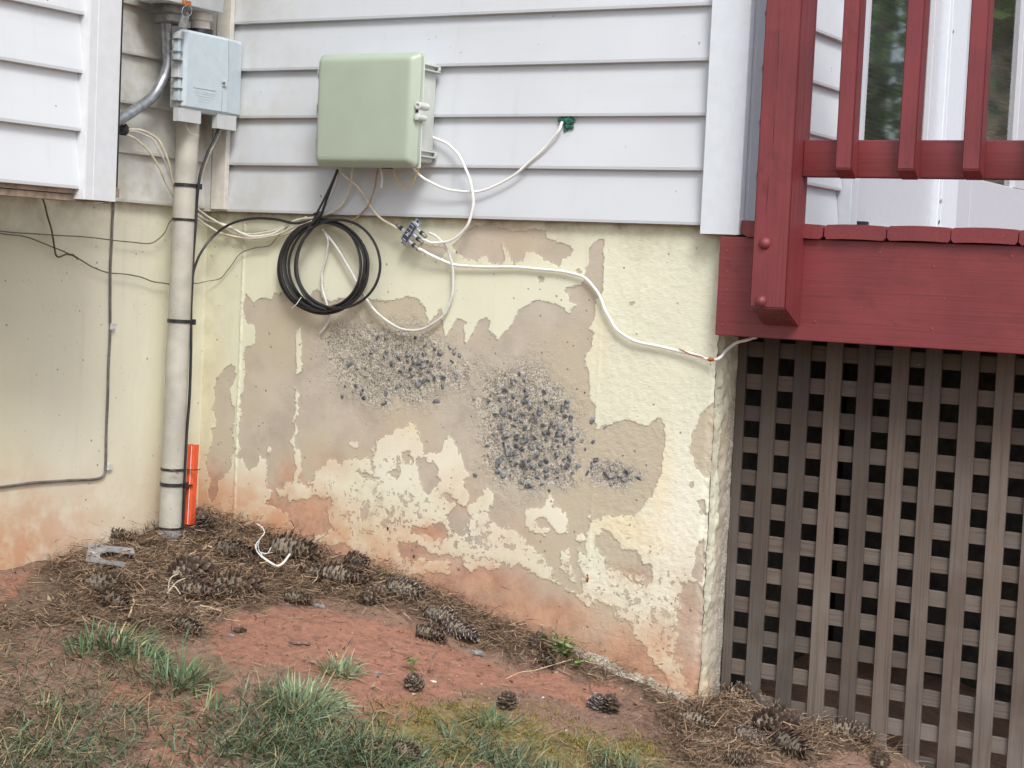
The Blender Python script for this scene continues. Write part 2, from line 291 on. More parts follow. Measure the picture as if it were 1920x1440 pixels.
# ------------------------------------------------------------------ mesh helpers
ORG = {}
class MB:
    def __init__(s): s.v = []; s.f = []; s.nv = 0; s.c = []
    def add(s, v, f, c=None):
        v = np.asarray(v, float); s.v.append(v); s.f.extend([tuple(i+s.nv for i in q) for q in f]); s.nv += len(v)
        if c is not None: s.c.append(np.broadcast_to(np.asarray(c, float), (len(v), 3)))
        return s
    def box(s, x0, x1, y0, y1, z0, z1, bev=0, seg=2):
        if bev <= 0:
            v = [(x, y, z) for x in (x0, x1) for y in (y0, y1) for z in (z0, z1)]
            return s.add(v, [(0, 1, 3, 2), (4, 6, 7, 5), (0, 4, 5, 1), (2, 3, 7, 6), (0, 2, 6, 4), (1, 5, 7, 3)])
        bm = bmesh.new(); bmesh.ops.create_cube(bm, size=1)
        for q in bm.verts: q.co = Vector(((x0+x1)/2+q.co.x*(x1-x0), (y0+y1)/2+q.co.y*(y1-y0), (z0+z1)/2+q.co.z*(z1-z0)))
        bmesh.ops.bevel(bm, geom=bm.edges[:], offset=bev, segments=seg, profile=.5, affect='EDGES')
        return s.bm(bm)
    def bm(s, bm):
        bm.verts.index_update(); s.add([tuple(q.co) for q in bm.verts], [tuple(q.index for q in f.verts) for f in bm.faces]); bm.free(); return s
    def prism(s, prof, a0, a1, axis):                 # profile of 2D points extruded along an axis (0,1,2)
        n = len(prof); v = []
        for a in (a0, a1):
            for p, q in prof: v.append({0: (a, p, q), 1: (p, a, q), 2: (p, q, a)}[axis])
        f = [(i, (i+1) % n, n+(i+1) % n, n+i) for i in range(n)]+[tuple(range(n))[::-1], tuple(range(n, 2*n))]
        return s.add(v, f)
    def tube(s, pts, r, k=8, cap=True, ellip=1.0, smooth=True, sub=6, c=None):
        P = np.asarray(pts, float)
        if smooth and len(P) > 2: P = spline(P, sub)
        n = len(P); T = np.gradient(P, axis=0); T /= np.linalg.norm(T, axis=1)[:, None]+1e-12
        u = np.cross(T[0], (0, 0, 1)); u = u if np.linalg.norm(u) > .1 else np.cross(T[0], (1, 0, 0)); u /= np.linalg.norm(u)
        rr = np.full(n, r) if np.isscalar(r) else np.interp(np.linspace(0, 1, n), np.linspace(0, 1, len(r)), r)
        V = []; a = np.linspace(0, 2*math.pi, k, endpoint=False)
        for i in range(n):
            u = u-T[i]*(u@T[i]); u /= np.linalg.norm(u); w = np.cross(T[i], u)
            V.append(P[i]+rr[i]*(np.cos(a)[:, None]*u+ellip*np.sin(a)[:, None]*w))
        V = np.concatenate(V); F = []
        for i in range(n-1):
            for j in range(k): F.append((i*k+j, i*k+(j+1) % k, (i+1)*k+(j+1) % k, (i+1)*k+j))
        if cap: F += [tuple(range(k))[::-1], tuple(range((n-1)*k, n*k))]
        return s.add(V, F, c)
    def lathe(s, o, ax, prof, k=20):                  # prof: list of (distance along axis, radius)
        ax = np.asarray(ax, float); ax /= np.linalg.norm(ax); u = np.cross(ax, (0, 0, 1)); u = u if np.linalg.norm(u) > .1 else np.cross(ax, (1, 0, 0)); u /= np.linalg.norm(u); w = np.cross(ax, u)
        a = np.linspace(0, 2*math.pi, k, endpoint=False); V = []; F = []; m = len(prof)
        for d, r in prof: V.append(np.asarray(o)+ax*d+max(r, 1e-5)*(np.cos(a)[:, None]*u+np.sin(a)[:, None]*w))
        for i in range(m-1):
            for j in range(k): F.append((i*k+j, i*k+(j+1) % k, (i+1)*k+(j+1) % k, (i+1)*k+j))
        F += [tuple(range(k))[::-1], tuple(range((m-1)*k, m*k))]
        return s.add(np.concatenate(V), F)
    def build(s, name, mat, parent=None, smooth=False, stuff=False, label=None):
        V = np.concatenate(s.v); o0 = org(parent) if parent else np.zeros(3)
        me = bpy.data.meshes.new(name); me.from_pydata((V-o0).tolist(), [], s.f); me.materials.append(mat)
        if s.c:
            C4 = np.ones((len(V), 4), np.float32); C4[:, :3] = np.concatenate(s.c); at = me.attributes.new('col', 'FLOAT_COLOR', 'POINT'); at.data.foreach_set('color', C4.ravel())
        if smooth:
            me.polygons.foreach_set('use_smooth', [True]*len(me.polygons))
            try: me.set_sharp_from_angle(angle=math.radians(40))
            except Exception: pass
        me.update()
        o = bpy.data.objects.new(name, me); COL.objects.link(o)
        if parent: o.parent = parent
        ORG[o.name] = o0
        if stuff: o['kind'] = 'stuff'
        if label: o['label'] = label
        return o
def org(o): return ORG[o.name]
def spline(P, sub):
    P = np.vstack([2*P[0]-P[1], P, 2*P[-1]-P[-2]]); out = []
    for i in range(1, len(P)-2):
        p0, p1, p2, p3 = P[i-1:i+3]
        for t in np.linspace(0, 1, sub, endpoint=False):
            out.append(.5*((2*p1)+(p2-p0)*t+(2*p0-5*p1+4*p2-p3)*t*t+(3*p1-p0-3*p2+p3)*t**3))
    out.append(P[-2]); return np.array(out)
def thing(name, label, cat, loc=(0, 0, 0), group=None):
    o = bpy.data.objects.new(name, None); COL.objects.link(o); o.location = tuple(float(v) for v in loc); ORG[o.name] = np.array(loc, float); o.empty_display_size = .05
    return tag(o, label, cat, group)
def tag(o, label, cat, group=None):
    o['label'] = label; o['category'] = cat
    if group: o['group'] = group
    return o
def struct(o): o['kind'] = 'structure'; return o
def gridmesh(name, X, Y, Z, attrs, mat, parent=None, flip=False):   # X,Y,Z arrays (n,m)
    n, m = X.shape; o0 = org(parent) if parent else np.zeros(3)
    V = np.stack([X, Y, Z], -1).reshape(-1, 3)-o0
    i = np.arange(n-1)[:, None]*m+np.arange(m-1)[None]; F = np.stack([i, i+m, i+m+1, i+1], -1).reshape(-1, 4)
    if flip: F = F[:, ::-1]
    me = bpy.data.meshes.new(name); me.vertices.add(len(V)); me.vertices.foreach_set('co', V.ravel().astype(np.float32))
    me.loops.add(F.size); me.loops.foreach_set('vertex_index', F.ravel().astype(np.int32))
    me.polygons.add(len(F)); me.polygons.foreach_set('loop_start', (np.arange(len(F))*4).astype(np.int32))
    me.polygons.foreach_set('use_smooth', np.ones(len(F), bool)); me.update(calc_edges=True); me.validate()
    for k, a in attrs.items():
        at = me.attributes.new(k, 'FLOAT', 'POINT'); at.data.foreach_set('value', np.asarray(a, np.float32).ravel())
    me.materials.append(mat); o = bpy.data.objects.new(name, me); COL.objects.link(o)
    if parent: o.parent = parent
    ORG[o.name] = o0; return o

# ------------------------------------------------------------------ ground
def axis_pts(lo, hi, a, b, d):
    mid = np.arange(a, b, d); out = []; x = b; s = d
    while x < hi: out.append(x); s *= 1.25; x += s
    out.append(hi); out2 = []; x = a; s = d
    while x > lo: s *= 1.25; x -= s; out2.append(max(x, lo))
    return np.concatenate([out2[::-1], mid, out])
gx = axis_pts(-120, 120, -.05, 2.2, .0085); gy = axis_pts(-120, 120, -1.45, .75, .0085)
GX, GY = np.meshgrid(gx, gy, indexing='ij')
def gpoly(pts): return [GP(x, y)[:2] for x, y in pts]
RED = [gpoly(q) for q in (
 [(385,1165),(470,1135),(560,1140),(640,1150),(760,1185),(870,1232),(960,1262),(1060,1272),(1150,1290),(1130,1330),(1000,1300),(900,1295),(800,1310),(735,1345),(680,1360),(650,1310),(560,1250),(440,1250),(400,1210)],
 [(270,1345),(350,1330),(385,1400),(370,1440),(290,1440)], [(0,1080),(60,1075),(140,1105),(110,1150),(0,1165)], [(200,1270),(420,1280),(450,1330),(330,1340),(180,1310)])]
MOSS = [gpoly(q) for q in ([(640,1440),(660,1360),(770,1315),(880,1320),(1010,1350),(1120,1370),(1230,1400),(1260,1440)],)]
LIT = [gpoly(q) for q in (
 [(0,1130),(60,1075),(160,1030),(290,985),(400,950),(480,975),(620,1040),(830,1085),(960,1150),(1100,1220),(1290,1320),(1370,1290),(1500,1320),(1640,1385),(1760,1440),(1300,1440),(1250,1380),(1180,1300),(1090,1262),(1000,1245),(900,1225),(760,1140),(560,1125),(420,1150),(380,1205),(300,1185),(120,1175),(0,1190)],)]
def zone(polys, x, y, soft=.04):
    b = None; x, y = x+.10*(fbm(x, y, 13, 4, 201)-.5), y+.10*(fbm(x, y, 13, 4, 203)-.5)
    for q in polys: s = sdf(x, y, q); b = s if b is None else np.maximum(b, s)
    return sst(-soft, soft, b)
near = (np.abs(GX-1) < 2.5) & (np.abs(GY+.4) < 2)
red = np.zeros(GX.shape); moss = red.copy(); lit = red.copy()
red[near] = zone(RED, GX[near], GY[near]); moss[near] = zone(MOSS, GX[near], GY[near], .06); lit[near] = zone(LIT, GX[near], GY[near], .03)
GZ = gz(GX, GY); GZ = GZ+lit*(.008*(fbm(GX, GY, 40, 3, 3)-.3))
g = gridmesh('ground', GX, GY, GZ, dict(red=red, moss=moss, litter=lit), MG); struct(g)

# ------------------------------------------------------------------ foundation walls
FW = thing('foundation_wall', 'cream painted concrete foundation wall with peeling paint and patches of exposed stones', 'wall', (.7, .02, -1.0))
def wp(pts): return [(lambda p: (p[0], p[2]))(PY(x, y, .02)) for x, y in pts]
B, Pn = 'bare', 'paint'
PEEL = [
 (B, [(461,550),(474,567),(485,559),(510,560),(512,550),(525,551),(532,541),(555,572),(575,572),(587,542),(600,544),(605,560),(618,566),(640,558),(662,566),(687,560),(705,562),(717,566),(740,564),(757,557),(772,556),(787,562),(797,577),(805,607),(820,585),(827,576),(830,612),(836,630),(850,610),(857,597),(878,601),(868,613),(872,645),(884,627),(895,604),(911,594),(919,601),(916,619),(933,636),(960,607),(971,584),(997,566),(1011,560),(1030,568),(1044,571),(1057,578),(1065,590),(1079,569),(1067,566),(1066,552),(1056,546),(1062,537),(1073,539),(1091,531),(1097,522),(1100,499),(1104,482),(1102,470),(1111,458),(1123,450),(1133,452),(1132,499),(1129,546),(1117,563),(1114,598),(1104,616),(1114,622),(1111,651),(1097,674),(1102,695),(1108,753),(1116,759),(1117,805),(1143,794),(1178,785),(1213,798),(1231,782),(1240,781),(1248,812),(1240,882),(1228,917),(1207,949),(1190,967),(1137,967),(1126,978),(1112,975),(1104,985),(1100,1030),(1095,1080),(1082,1127),(1044,1077),(1024,1054),(1003,1034),(986,1019),(951,993),(925,984),(901,967),(890,990),(870,1000),(850,990),(837,985),(838,960),(860,940),(875,949),(878,926),(869,897),(878,891),(866,873),(857,838),(840,812),(827,847),(800,850),(792,840),(780,800),(770,790),(755,802),(730,815),(707,832),(702,860),(702,887),(685,862),(677,865),(662,867),(645,862),(605,867),(592,880),(587,895),(580,912),(578,925),(560,938),(535,948),(505,942),(495,938),(502,930),(507,915),(499,910),(496,880),(500,862),(482,852),(477,875),(467,882),(457,862),(447,862),(447,815),(450,765),(455,750),(457,735),(455,722),(459,695),(456,665),(462,650),(477,645),(479,625),(476,610),(462,607),(456,585)]),
 (Pn, [(565,612),(565,687),(567,692),(555,700),(556,680),(555,635),(557,620)]), (Pn, [(557,727),(561,740),(557,765),(555,832),(569,847),(565,865),(560,900),(550,900),(550,865),(552,840),(552,765)]),
 (Pn, [(550,898),(565,905),(580,912),(583,930),(542,937),(522,930),(515,917),(532,917),(535,902)]),
 (B, [(435,680),(415,697),(407,715),(405,732),(401,760),(406,772),(397,807),(396,840),(385,855),(390,900),(393,945),(405,935),(410,905),(428,885),(437,850),(439,815),(440,765),(437,750),(432,735),(442,705),(440,685)]),
 (Pn, [(983,961),(1003,955),(1021,943),(1030,923),(1038,929),(1038,946),(1050,961),(1066,970),(1062,990),(1053,996),(1035,993),(1027,975),(1015,967),(1006,972),(1024,996),(1021,1005),(1003,999),(983,984)]),
 (Pn, [(898,932),(907,914),(925,926),(922,943),(907,958),(925,984),(951,993),(935,1015),(880,1000),(875,949)]),
 (Pn, [(925,984),(951,993),(977,1002),(1003,1034),(990,1045),(960,1030),(925,1010)]),
 (Pn, [(655,832),(668,827),(673,835),(668,843),(657,840)]), (Pn, [(500,838),(508,840),(505,848),(499,845)]), (Pn, [(690,842),(703,842),(702,850),(692,848)]),
 (Pn, [(677,865),(692,862),(700,880),(705,895),(690,888),(678,876)]), (Pn, [(1046,968),(1056,958),(1060,968),(1052,975)]),
 (Pn, [(1083,1008),(1092,1003),(1100,1010),(1092,1022),(1083,1018)]), (Pn, [(1080,1035),(1092,1032),(1098,1045),(1100,1062),(1088,1060)]),
 (Pn, [(1050,1035),(1062,1030),(1066,1050),(1078,1075),(1082,1098),(1070,1090),(1055,1065)]),
 (Pn, [(1108,958),(1111,975),(1124,990),(1118,1010),(1120,1045),(1106,1050),(1105,1010)]),
 (B, [(1123,990),(1146,993),(1155,1013),(1170,1031),(1190,1031),(1207,1051),(1222,1060),(1225,1083),(1207,1101),(1184,1098),(1161,1077),(1135,1063),(1120,1042),(1118,1010)]),
 (Pn, [(1195,1070),(1205,1078),(1200,1090),(1190,1085)]), (Pn, [(1178,1075),(1185,1072),(1188,1088),(1180,1090)]),
 (B, [(887,423),(927,423),(962,433),(986,433),(1003,428),(1024,432),(1027,444),(1044,455),(1065,457),(1073,467),(1072,479),(1056,485),(1048,502),(1027,490),(1015,482),(1003,474),(986,473),(980,490),(965,495),(957,485),(951,470),(939,455),(942,470),(948,490),(939,496),(916,493),(913,482),(901,485),(895,493),(869,485),(855,470),(846,461),(869,438)]),
 (B, [(780,472),(780,462),(792,457),(830,460),(840,472),(827,482),(805,477)]), (B, [(1006,522),(1015,519),(1022,524),(1015,533)]), (B, [(1080,508),(1087,504),(1092,512),(1084,517)]), (B, [(1180,565),(1188,566),(1186,572),(1180,571)]), (B, [(920,512),(926,512),(924,518)]),
 (B, [(1312,776),(1330,762),(1345,758),(1345,900),(1322,895),(1304,878),(1295,847),(1296,818)]), (B, [(1307,940),(1322,938),(1326,967),(1312,960)]), (B, [(1304,1025),(1318,1008),(1325,1050),(1320,1092),(1300,1085)]), (B, [(1293,905),(1300,900),(1303,912),(1295,915)]),
 (B, [(497,940),(520,935),(555,940),(600,930),(624,935),(620,947),(607,957),(620,977),(626,995),(605,1000),(592,1007),(560,1005),(545,985),(535,960),(505,945)]), (B, [(610,938),(625,937),(622,950),(612,955)]),
 (B, [(755,850),(770,845),(775,860),(765,872),(755,865)]), (B, [(782,862),(795,853),(818,880),(822,915),(800,932),(785,905),(780,885)]), (B, [(725,885),(748,875),(750,888),(735,895)]), (B, [(672,882),(690,890),(712,897),(700,908),(682,903)]),
 (B, [(767,982),(792,990),(830,980),(838,985),(835,1008),(815,1012),(790,1005),(775,1000)]), (B, [(676,955),(688,940),(692,960),(680,978),(672,972)]), (B, [(640,960),(650,958),(650,968),(641,968)]), (B, [(728,960),(738,958),(736,972),(730,970)]), (B, [(832,925),(862,932),(858,945),(838,940)]),
 (B, [(742,1010),(775,1020),(800,1035),(850,1045),(905,1046),(950,1056),(1040,1085),(1090,1130),(1137,1136),(1161,1159),(1200,1195),(1230,1240),(1260,1290),(1250,1330),(1000,1250),(830,1120),(742,1090)]),
 (Pn, [(850,1020),(880,1035),(900,1060),(880,1075),(865,1055)]), (Pn, [(890,1045),(940,1055),(935,1065),(905,1062)]), (Pn, [(742,1050),(830,1050),(842,1072),(800,1075),(750,1085)]),
 (B, [(540,1010),(580,1015),(620,1020),(650,1025),(668,1040),(700,1055),(660,1060),(600,1040),(545,1020)]),
 (B, [(1277,1095),(1307,1092),(1325,1110),(1325,1330),(1290,1290),(1262,1230),(1270,1180),(1272,1124)]),
]
xs = np.linspace(-.03, 1.385, 572); zs = np.linspace(-1.2, .012, 460); WX, WZ = np.meshgrid(xs, zs, indexing='ij')
low = sst(-.35, -.6, WZ+.25*(WX-.5)); am_ = .010+.026*low
wx = WX+am_*(fbm(WX, WZ, 38, 5, 21, .65)-.5)+.006*(fbm(WX, WZ, 160, 2, 23)-.5); wz = WZ+am_*(fbm(WX, WZ, 38, 5, 31, .65)-.5)+.006*(fbm(WX, WZ, 160, 2, 33)-.5)
b = np.full(WX.shape, -.2)
for kd, poly in PEEL:
    s = sdf(wx, wz, wp(poly)); b = np.maximum(b, s) if kd == B else np.minimum(b, -s)
b = b+low*.016*(fbm(WX, WZ, 55, 5, 35, .7)-.5)*(np.abs(b) < .03)
def blobs(lst, X, Z, P=PY, ax=(0, 2), pl=.02):
    r = np.zeros(X.shape)
    for x, y, rx, ry, k in lst:
        c = P(x, y, pl); dx = (X-c[ax[0]])/(rx*.00122); dz = (Z-c[ax[1]])/(ry*.00122); r = np.maximum(r, k*np.exp(-(dx*dx+dz*dz)))
    return r
base = gz(WX[:, 0], WX[:, 0]*0)[:, None]; hgt = WZ-base
stain = np.clip(sst(.21, .0, hgt+.11*(fbm(WX, WZ, 7, 4, 41)-.5))*.95, 0, 1)
stain = np.maximum(stain, blobs([(590,960,75,60,1),(540,900,45,50,.75),(620,870,80,40,.45),(760,1020,110,60,.75),(900,1090,150,45,1),(1040,1160,110,50,1),(800,1000,60,30,.9),(1150,1220,90,60,.8),(680,1010,120,60,.5),(860,930,60,50,.45),(960,1000,90,60,.35),(1190,1080,50,25,.5),(1290,1150,40,80,.55),(950,455,110,45,.25),(720,820,160,50,.22),(430,1000,80,40,.6)], WX, WZ))
stain *= .75+.5*fbm(WX, WZ, 10, 4, 43)
agg = blobs([(730,680,130,75,1),(770,690,80,60,1),(960,740,90,50,.8),(990,810,95,110,1),(1150,890,60,25,.8),(860,700,60,40,.6),(1010,880,100,40,.7),(640,640,60,40,.6)], WX, WZ)*sst(-.004, .02, b); agg = np.clip(agg*1.5*sst(.28, .62, fbm(WX, WZ, 28, 5, 45, .65)+.25*agg), 0, 1)
yellow = blobs([(1170,985,70,35,1),(1235,900,25,90,.8),(1200,1010,60,30,.8),(770,795,25,20,.8),(1120,640,25,60,.5),(390,760,40,200,.6),(640,1000,200,60,.35)], WX, WZ)
white = blobs([(1270,970,60,120,1),(740,870,90,70,.7),(830,880,60,60,.7),(900,1000,160,60,.5),(1150,1080,100,60,.5),(1030,960,60,50,.7),(600,880,60,40,.6),(470,900,60,60,.5),(1240,1080,70,80,.7)], WX, WZ)
pit = blobs([(750,960,170,70,.9),(900,1010,130,55,1),(1050,1080,80,50,.8),(1200,1140,100,90,.9),(740,870,70,60,.5),(1260,1200,60,110,.8),(930,1120,160,45,.75),(640,960,60,50,.5),(1120,1200,90,50,.7),(740,1060,90,30,.6)], WX, WZ)
rough = sst(1.02, 1.15, WX)*.9+.1+blobs([(1200,1100,120,120,.4)], WX, WZ)
grime = sst(-.035, -.008, WZ)*.95*fbm(WX, WZ, 22, 4, 52)+sst(-.14, -.01, WZ)*.6*fbm(WX, WZ, 9, 4, 51)+sst(.12, 0, WX)*.35
disp = sst(-.001, .003, b)*.0009+.0016*(fbm(WX, WZ, 6, 3, 61)-.5)+rough*.0014*(fbm(WX, WZ, 110, 3, 63)-.5)+agg*(.009*(fbm(WX, WZ, 90, 3, 65)-.5)*.7+.0022*agg)
seam = np.exp(-((WX-PY(443,850,.02)[0])/.0035)**2)*(fbm(WX, WZ, 150, 2, 67))*.004+np.exp(-((WX-PY(1107,1000,.02)[0])/.003)**2)*.0005
ex = np.zeros(WX.shape); edge = sst(1.36, 1.385, WX); ex = -edge*.010*fbm(WZ, WZ*0+.3, 30, 5, 71, .65)
wall = gridmesh('concrete_face', WX+ex, .02+disp-seam+edge*.006*fbm(WX, WZ, 80, 2, 73), WZ, dict(bare=b, stain=stain, agg=agg, yellow=yellow, white=white, pit=pit, rough=rough, grime=grime), MFND, FW)
# return face, turning back under the deck
MB().box(1.30, 1.381, .139, 3.35, -1.5, -.02).build('inner_return', M['interior'], FW)  # under-deck shade put into its near-black colour
ys = np.linspace(.026, .14, 60); zs = np.linspace(-1.25, -.02, 300); YY, ZZ = np.meshgrid(ys, zs, indexing='ij')
bb = .02*(fbm(YY, ZZ, 14, 4, 81)-.62)+.016*sst(.04, .09, YY)*sst(-.3, -.5, ZZ)
hh = ZZ-gz(1.385, 0)
gridmesh('return_face', 1.385-.010*fbm(ZZ, ZZ*0+.3, 30, 5, 71, .65)*sst(.06, .026, YY)+.007*(fbm(YY, ZZ, 60, 4, 83)-.5)*sst(.026, .05, YY)+.006*(fbm(YY, ZZ, 18, 3, 85)-.5)*sst(.026, .05, YY), YY, ZZ,
  dict(bare=bb, stain=sst(.12, 0, hh)*.5, agg=sst(.06, .11, YY)*.6, yellow=YY*0, white=YY*0+.2, pit=YY*0+.3, rough=YY*0+1, grime=YY*0+.35), MFND, FW, flip=False)
# exposed stones
def stone_mesh(name, seed, mat):
    bm = bmesh.new(); bmesh.ops.create_icosphere(bm, subdivisions=1, radius=1)
    r = random.Random(seed)
    for v in bm.verts: v.co = v.co*r.uniform(.5, 1.3)
    me = bpy.data.meshes.new(name); bm.to_mesh(me); bm.free(); me.materials.append(mat); return me
SM = [stone_mesh('stone', i, M['stone']) for i in range(7)]; SP = [stone_mesh('pebble', 20+i, M['stone2']) for i in range(3)]
fwo = org(FW); placed = []
def near_ok(p, r): return all((p[0]-q[0])**2+(p[2]-q[2])**2 > ((r+q2)*.8)**2 for q, q2 in placed)
dens = [(796,690,44,38,38),(735,665,85,36,14),(690,735,60,25,10),(965,715,35,16,6),(945,765,40,35,20),(985,822,38,40,48),(1030,830,62,66,34),(1000,875,60,22,16),(1165,893,30,10,7)]
cnt = 0
for cx, cy, sx, sy, num in dens:
    k = 0; tries = 0
    while k < num and tries < num*25:
        tries += 1; x, y = random.gauss(cx, sx*.62), random.gauss(cy, sy*.62); p = PY(x, y, .0208); r = random.choice([.0045, .006, .0075, .009, .010])
        if abs(x-985) < 45 and abs(y-820) < 50: r = random.uniform(.0075, .013)
        if not near_ok(p, r) or float(fbm(p[0], p[2], 42, 3, 301)) < .40+random.uniform(-.06, .06): continue
        o = bpy.data.objects.new('stone', random.choice(SM)); COL.objects.link(o); o.parent = FW
        o.location = Vector(p-fwo); o.rotation_euler = (random.uniform(-.25, .25), random.uniform(0, 6.28), random.uniform(-.25, .25)); o.scale = (r*random.uniform(.8, 1.15), r*random.uniform(.28, .46), r*random.uniform(.45, 1.0)); placed.append((p, r)); k += 1; cnt += 1
gr = MB()
ico = [(v.co.x, v.co.y, v.co.z) for v in SM[0].vertices]; icf = [tuple(q.vertices) for q in SM[0].polygons]; ico = np.array(ico)
for cx, cy, sx, sy, num in [(730,690,130,60,200),(985,810,95,90,240),(1150,890,50,20,30),(640,640,60,30,40)]:
    for _ in range(num):
        x, y = random.gauss(cx, sx*.6), random.gauss(cy, sy*.6); p = PY(x, y, .0215); r = random.uniform(.0009, .0028)
        ck = random.choice([(.24, .24, .23), (.2, .19, .18), (.42, .37, .30), (.30, .27, .22), (.5, .46, .40), (.10, .10, .12)])
        gr.add(p+ico*r*np.array([1, .6, random.uniform(.5, 1)]), icf, ck)
gr.build('fine_gravel', MV, FW, stuff=True)
# nail hole and small chips on the wall face
FWp = [('rust_stain_nail', (1103,1084), .003)]
mb = MB(); p = PY(1103,1084,.02); mb.lathe(p-np.array([0, .006, 0]), (0, 1, 0), [(0, .002), (.001, .0035), (.004, .0035), (.006, .002)], 8); mb.build('rusty_nail', M['rust'], FW)
for x_, y_, r_, m_ in ((1102,1078,.0030,'rust'),(1101,1090,.0026,'putty'),(727,991,.0035,'putty'),(773,1030,.0035,'rock'),(776,1043,.0032,'putty'),(1000,1215,.002,'putty'),(860,1066,.004,'rock')):
    p = PY(x_, y_, .019); bm = bmesh.new(); bmesh.ops.create_icosphere(bm, subdivisions=1, radius=1)
    for v in bm.verts: v.co = Vector((v.co.x*r_*random.uniform(.6, 1.3)+p[0], v.co.y*r_*.4+p[1], v.co.z*r_*random.uniform(.6, 1.6)+p[2]))
    MB().bm(bm).build('wall_debris', M[m_], FW)

gX, gZ = np.gradient(b, np.linspace(-.03, 1.385, 572), np.linspace(-1.2, .012, 460)); cand = np.argwhere((np.abs(b) < .0012) & (WZ > -1.0) & (WZ > base+.03)); cand = cand[RNG.permutation(len(cand))[:650]]
fk = MB()
for i, j in cand:
    g_ = np.array([gX[i, j], gZ[i, j]]); g_ /= np.linalg.norm(g_)+1e-9; t_ = np.array([-g_[1], g_[0]]); w_, l_ = RNG.uniform(.001, .0042), RNG.uniform(.0008, .0026); p0 = np.array([WX[i, j], WZ[i, j]])-g_*.001; up_ = RNG.uniform(.0004, .0018)
    q_ = [(p0-t_*w_, .0), (p0+t_*w_, .0), (p0+t_*w_*RNG.uniform(.1, .9)+g_*l_, up_), (p0-t_*w_*RNG.uniform(.1, .9)+g_*l_*RNG.uniform(.6, 1.1), up_*RNG.uniform(.4, 1))]
    y0_ = .02+disp[i, j]-.0004; V = [(c_[0], y0_-h_, c_[1]) for c_, h_ in q_]+[(c_[0], y0_-h_+.0005, c_[1]) for c_, h_ in q_]
    k_ = stain[i, j]; cc_ = np.array([.62, .61, .48])*(1-.6*k_)+np.array([.52, .31, .19])*.6*k_
    fk.add(V, [(0, 1, 2, 3), (7, 6, 5, 4), (2, 6, 7, 3), (1, 5, 6, 2), (3, 7, 4, 0)], cc_*RNG.uniform(.8, 1.1))
fk.build('paint_flakes', MV, FW, stuff=True)
FL = thing('foundation_wall', 'smooth cream foundation wall on the left, stained orange near the soil', 'wall', (-.005, -1.4, -.9))
ys = np.linspace(-3.2, .02, 520); zs = np.linspace(-1.3, .03, 200); YY, ZZ = np.meshgrid(ys, zs, indexing='ij')
hh = ZZ-gz(0, YY[:, 0])[:, None]
st = np.clip(sst(.30, 0, hh+.12*(fbm(YY, ZZ, 5, 4, 91)-.5))*(.35+.65*sst(-.2, -.6, YY)), 0, 1)
yl = np.clip(sst(-.45, -.68, YY)*.45*sst(.9, .1, hh)+.15*sst(-.6, -.3, YY), 0, 1); gm = sst(-.16, -.0, ZZ)*.6*sst(-.1, -.5, YY)+sst(-.03, 0, ZZ)*.4+sst(-.16, -.03, YY)*.2
gridmesh('concrete_face', -.018+.002*(fbm(YY, ZZ, 5, 3, 93)-.5)+.0012*(fbm(YY, ZZ, 60, 3, 95)-.5), YY, ZZ, dict(bare=YY*0-.05, stain=st, agg=YY*0, yellow=yl, white=.25+.6*np.exp(-((YY+.37)/.16)**2), pit=YY*0, rough=YY*0+.12, grime=gm), MFND, FL, flip=False)

# ------------------------------------------------------------------ siding
E_ = .1143
def lap_profile(flip=1):   # (out, z) outwards = away from wall
    return [(.0, 0.0), (-.001, .006), (.0135, E_-.0005), (.0155, E_+.010), (.0165, E_+.010), (.0165, .0), (.009, -.0008), (.008, .0025), (.003, .0018)]
def siding(parent, plane, a0, a1, z0, n, mat, at):
    for k in range(n):
        m = MB(); z = z0+k*E_; j = random.uniform(-.0005, .0005)
        pr = [(o, zz) for o, zz in lap_profile()]
        if plane == 'Y': m.prism([(at+o+j, z+zz) for o, zz in pr], a0, a1, 0)
        else: m.prism([(at-o+j, z+zz) for o, zz in pr], a0, a1, 1)
        m.build('siding_panel', mat, parent)
NS = 21
W1 = thing('siding_wall', 'white vinyl lap siding wall behind the green utility box', 'wall', (.7, .01, 0))
siding(W1, 'Y', .001, 1.349, 0, NS, MS, 0.0)
MB().box(.0, 1.40, .0175, .08, .014, 2.42).build('sheathing', M['sheath'], W1)
MB().box(.03, 1.35, .004, .0165, -.002, .0015).build('starter_strip', M['ply'], W1)
m = MB(); pr = [(1.346, .012), (1.346, -.020), (1.3475, -.0215), (1.4325, -.0215), (1.434, -.020), (1.434, .0), (1.424, .0), (1.424, .011), (1.437, .011), (1.437, .045), (1.40, .045), (1.40, .012)]
m.prism(pr, -.0185, 2.42, 2); m.build('corner_post', MT, W1)
MB().box(1.352, 1.426, -.0155, .01, -.0205, -.0185).build('post_end', M['ply'], W1)
W2 = thing('siding_wall', 'grimy white lap siding set back beside the grey service pipe', 'wall', (0, -.35, 0))
siding(W2, 'X', -.685, -.001, .005, NS, ML, 0.0)
MB().box(-.1, -.0175, -.70, .07, .017, 2.42).build('sheathing', M['sheath'], W2)
MB().prism([(-.016, .016), (-.016, -.0155), (.0155, -.0155), (.0155, .016)], -.0015, 2.42, 2).build('inside_corner_trim', ML, W2)
W3 = thing('siding_wall', 'white lap siding of the bay that juts out on the far left', 'wall', (.34, -1.6, 0))
siding(W3, 'X', -3.4, -.775, .008, NS, MB_, .347)
p1 = PX(160, 200, .357)[1]; p2 = PX(222, 187, .357)[1]
m = MB(); pr = [(.345, p1), (.357, p1+.0015), (.3585, p1+.006), (.3585, p1+.026), (.3592, p1+.028), (.3592, p2-.002), (.358, p2), (.30, p2), (.30, p1)]
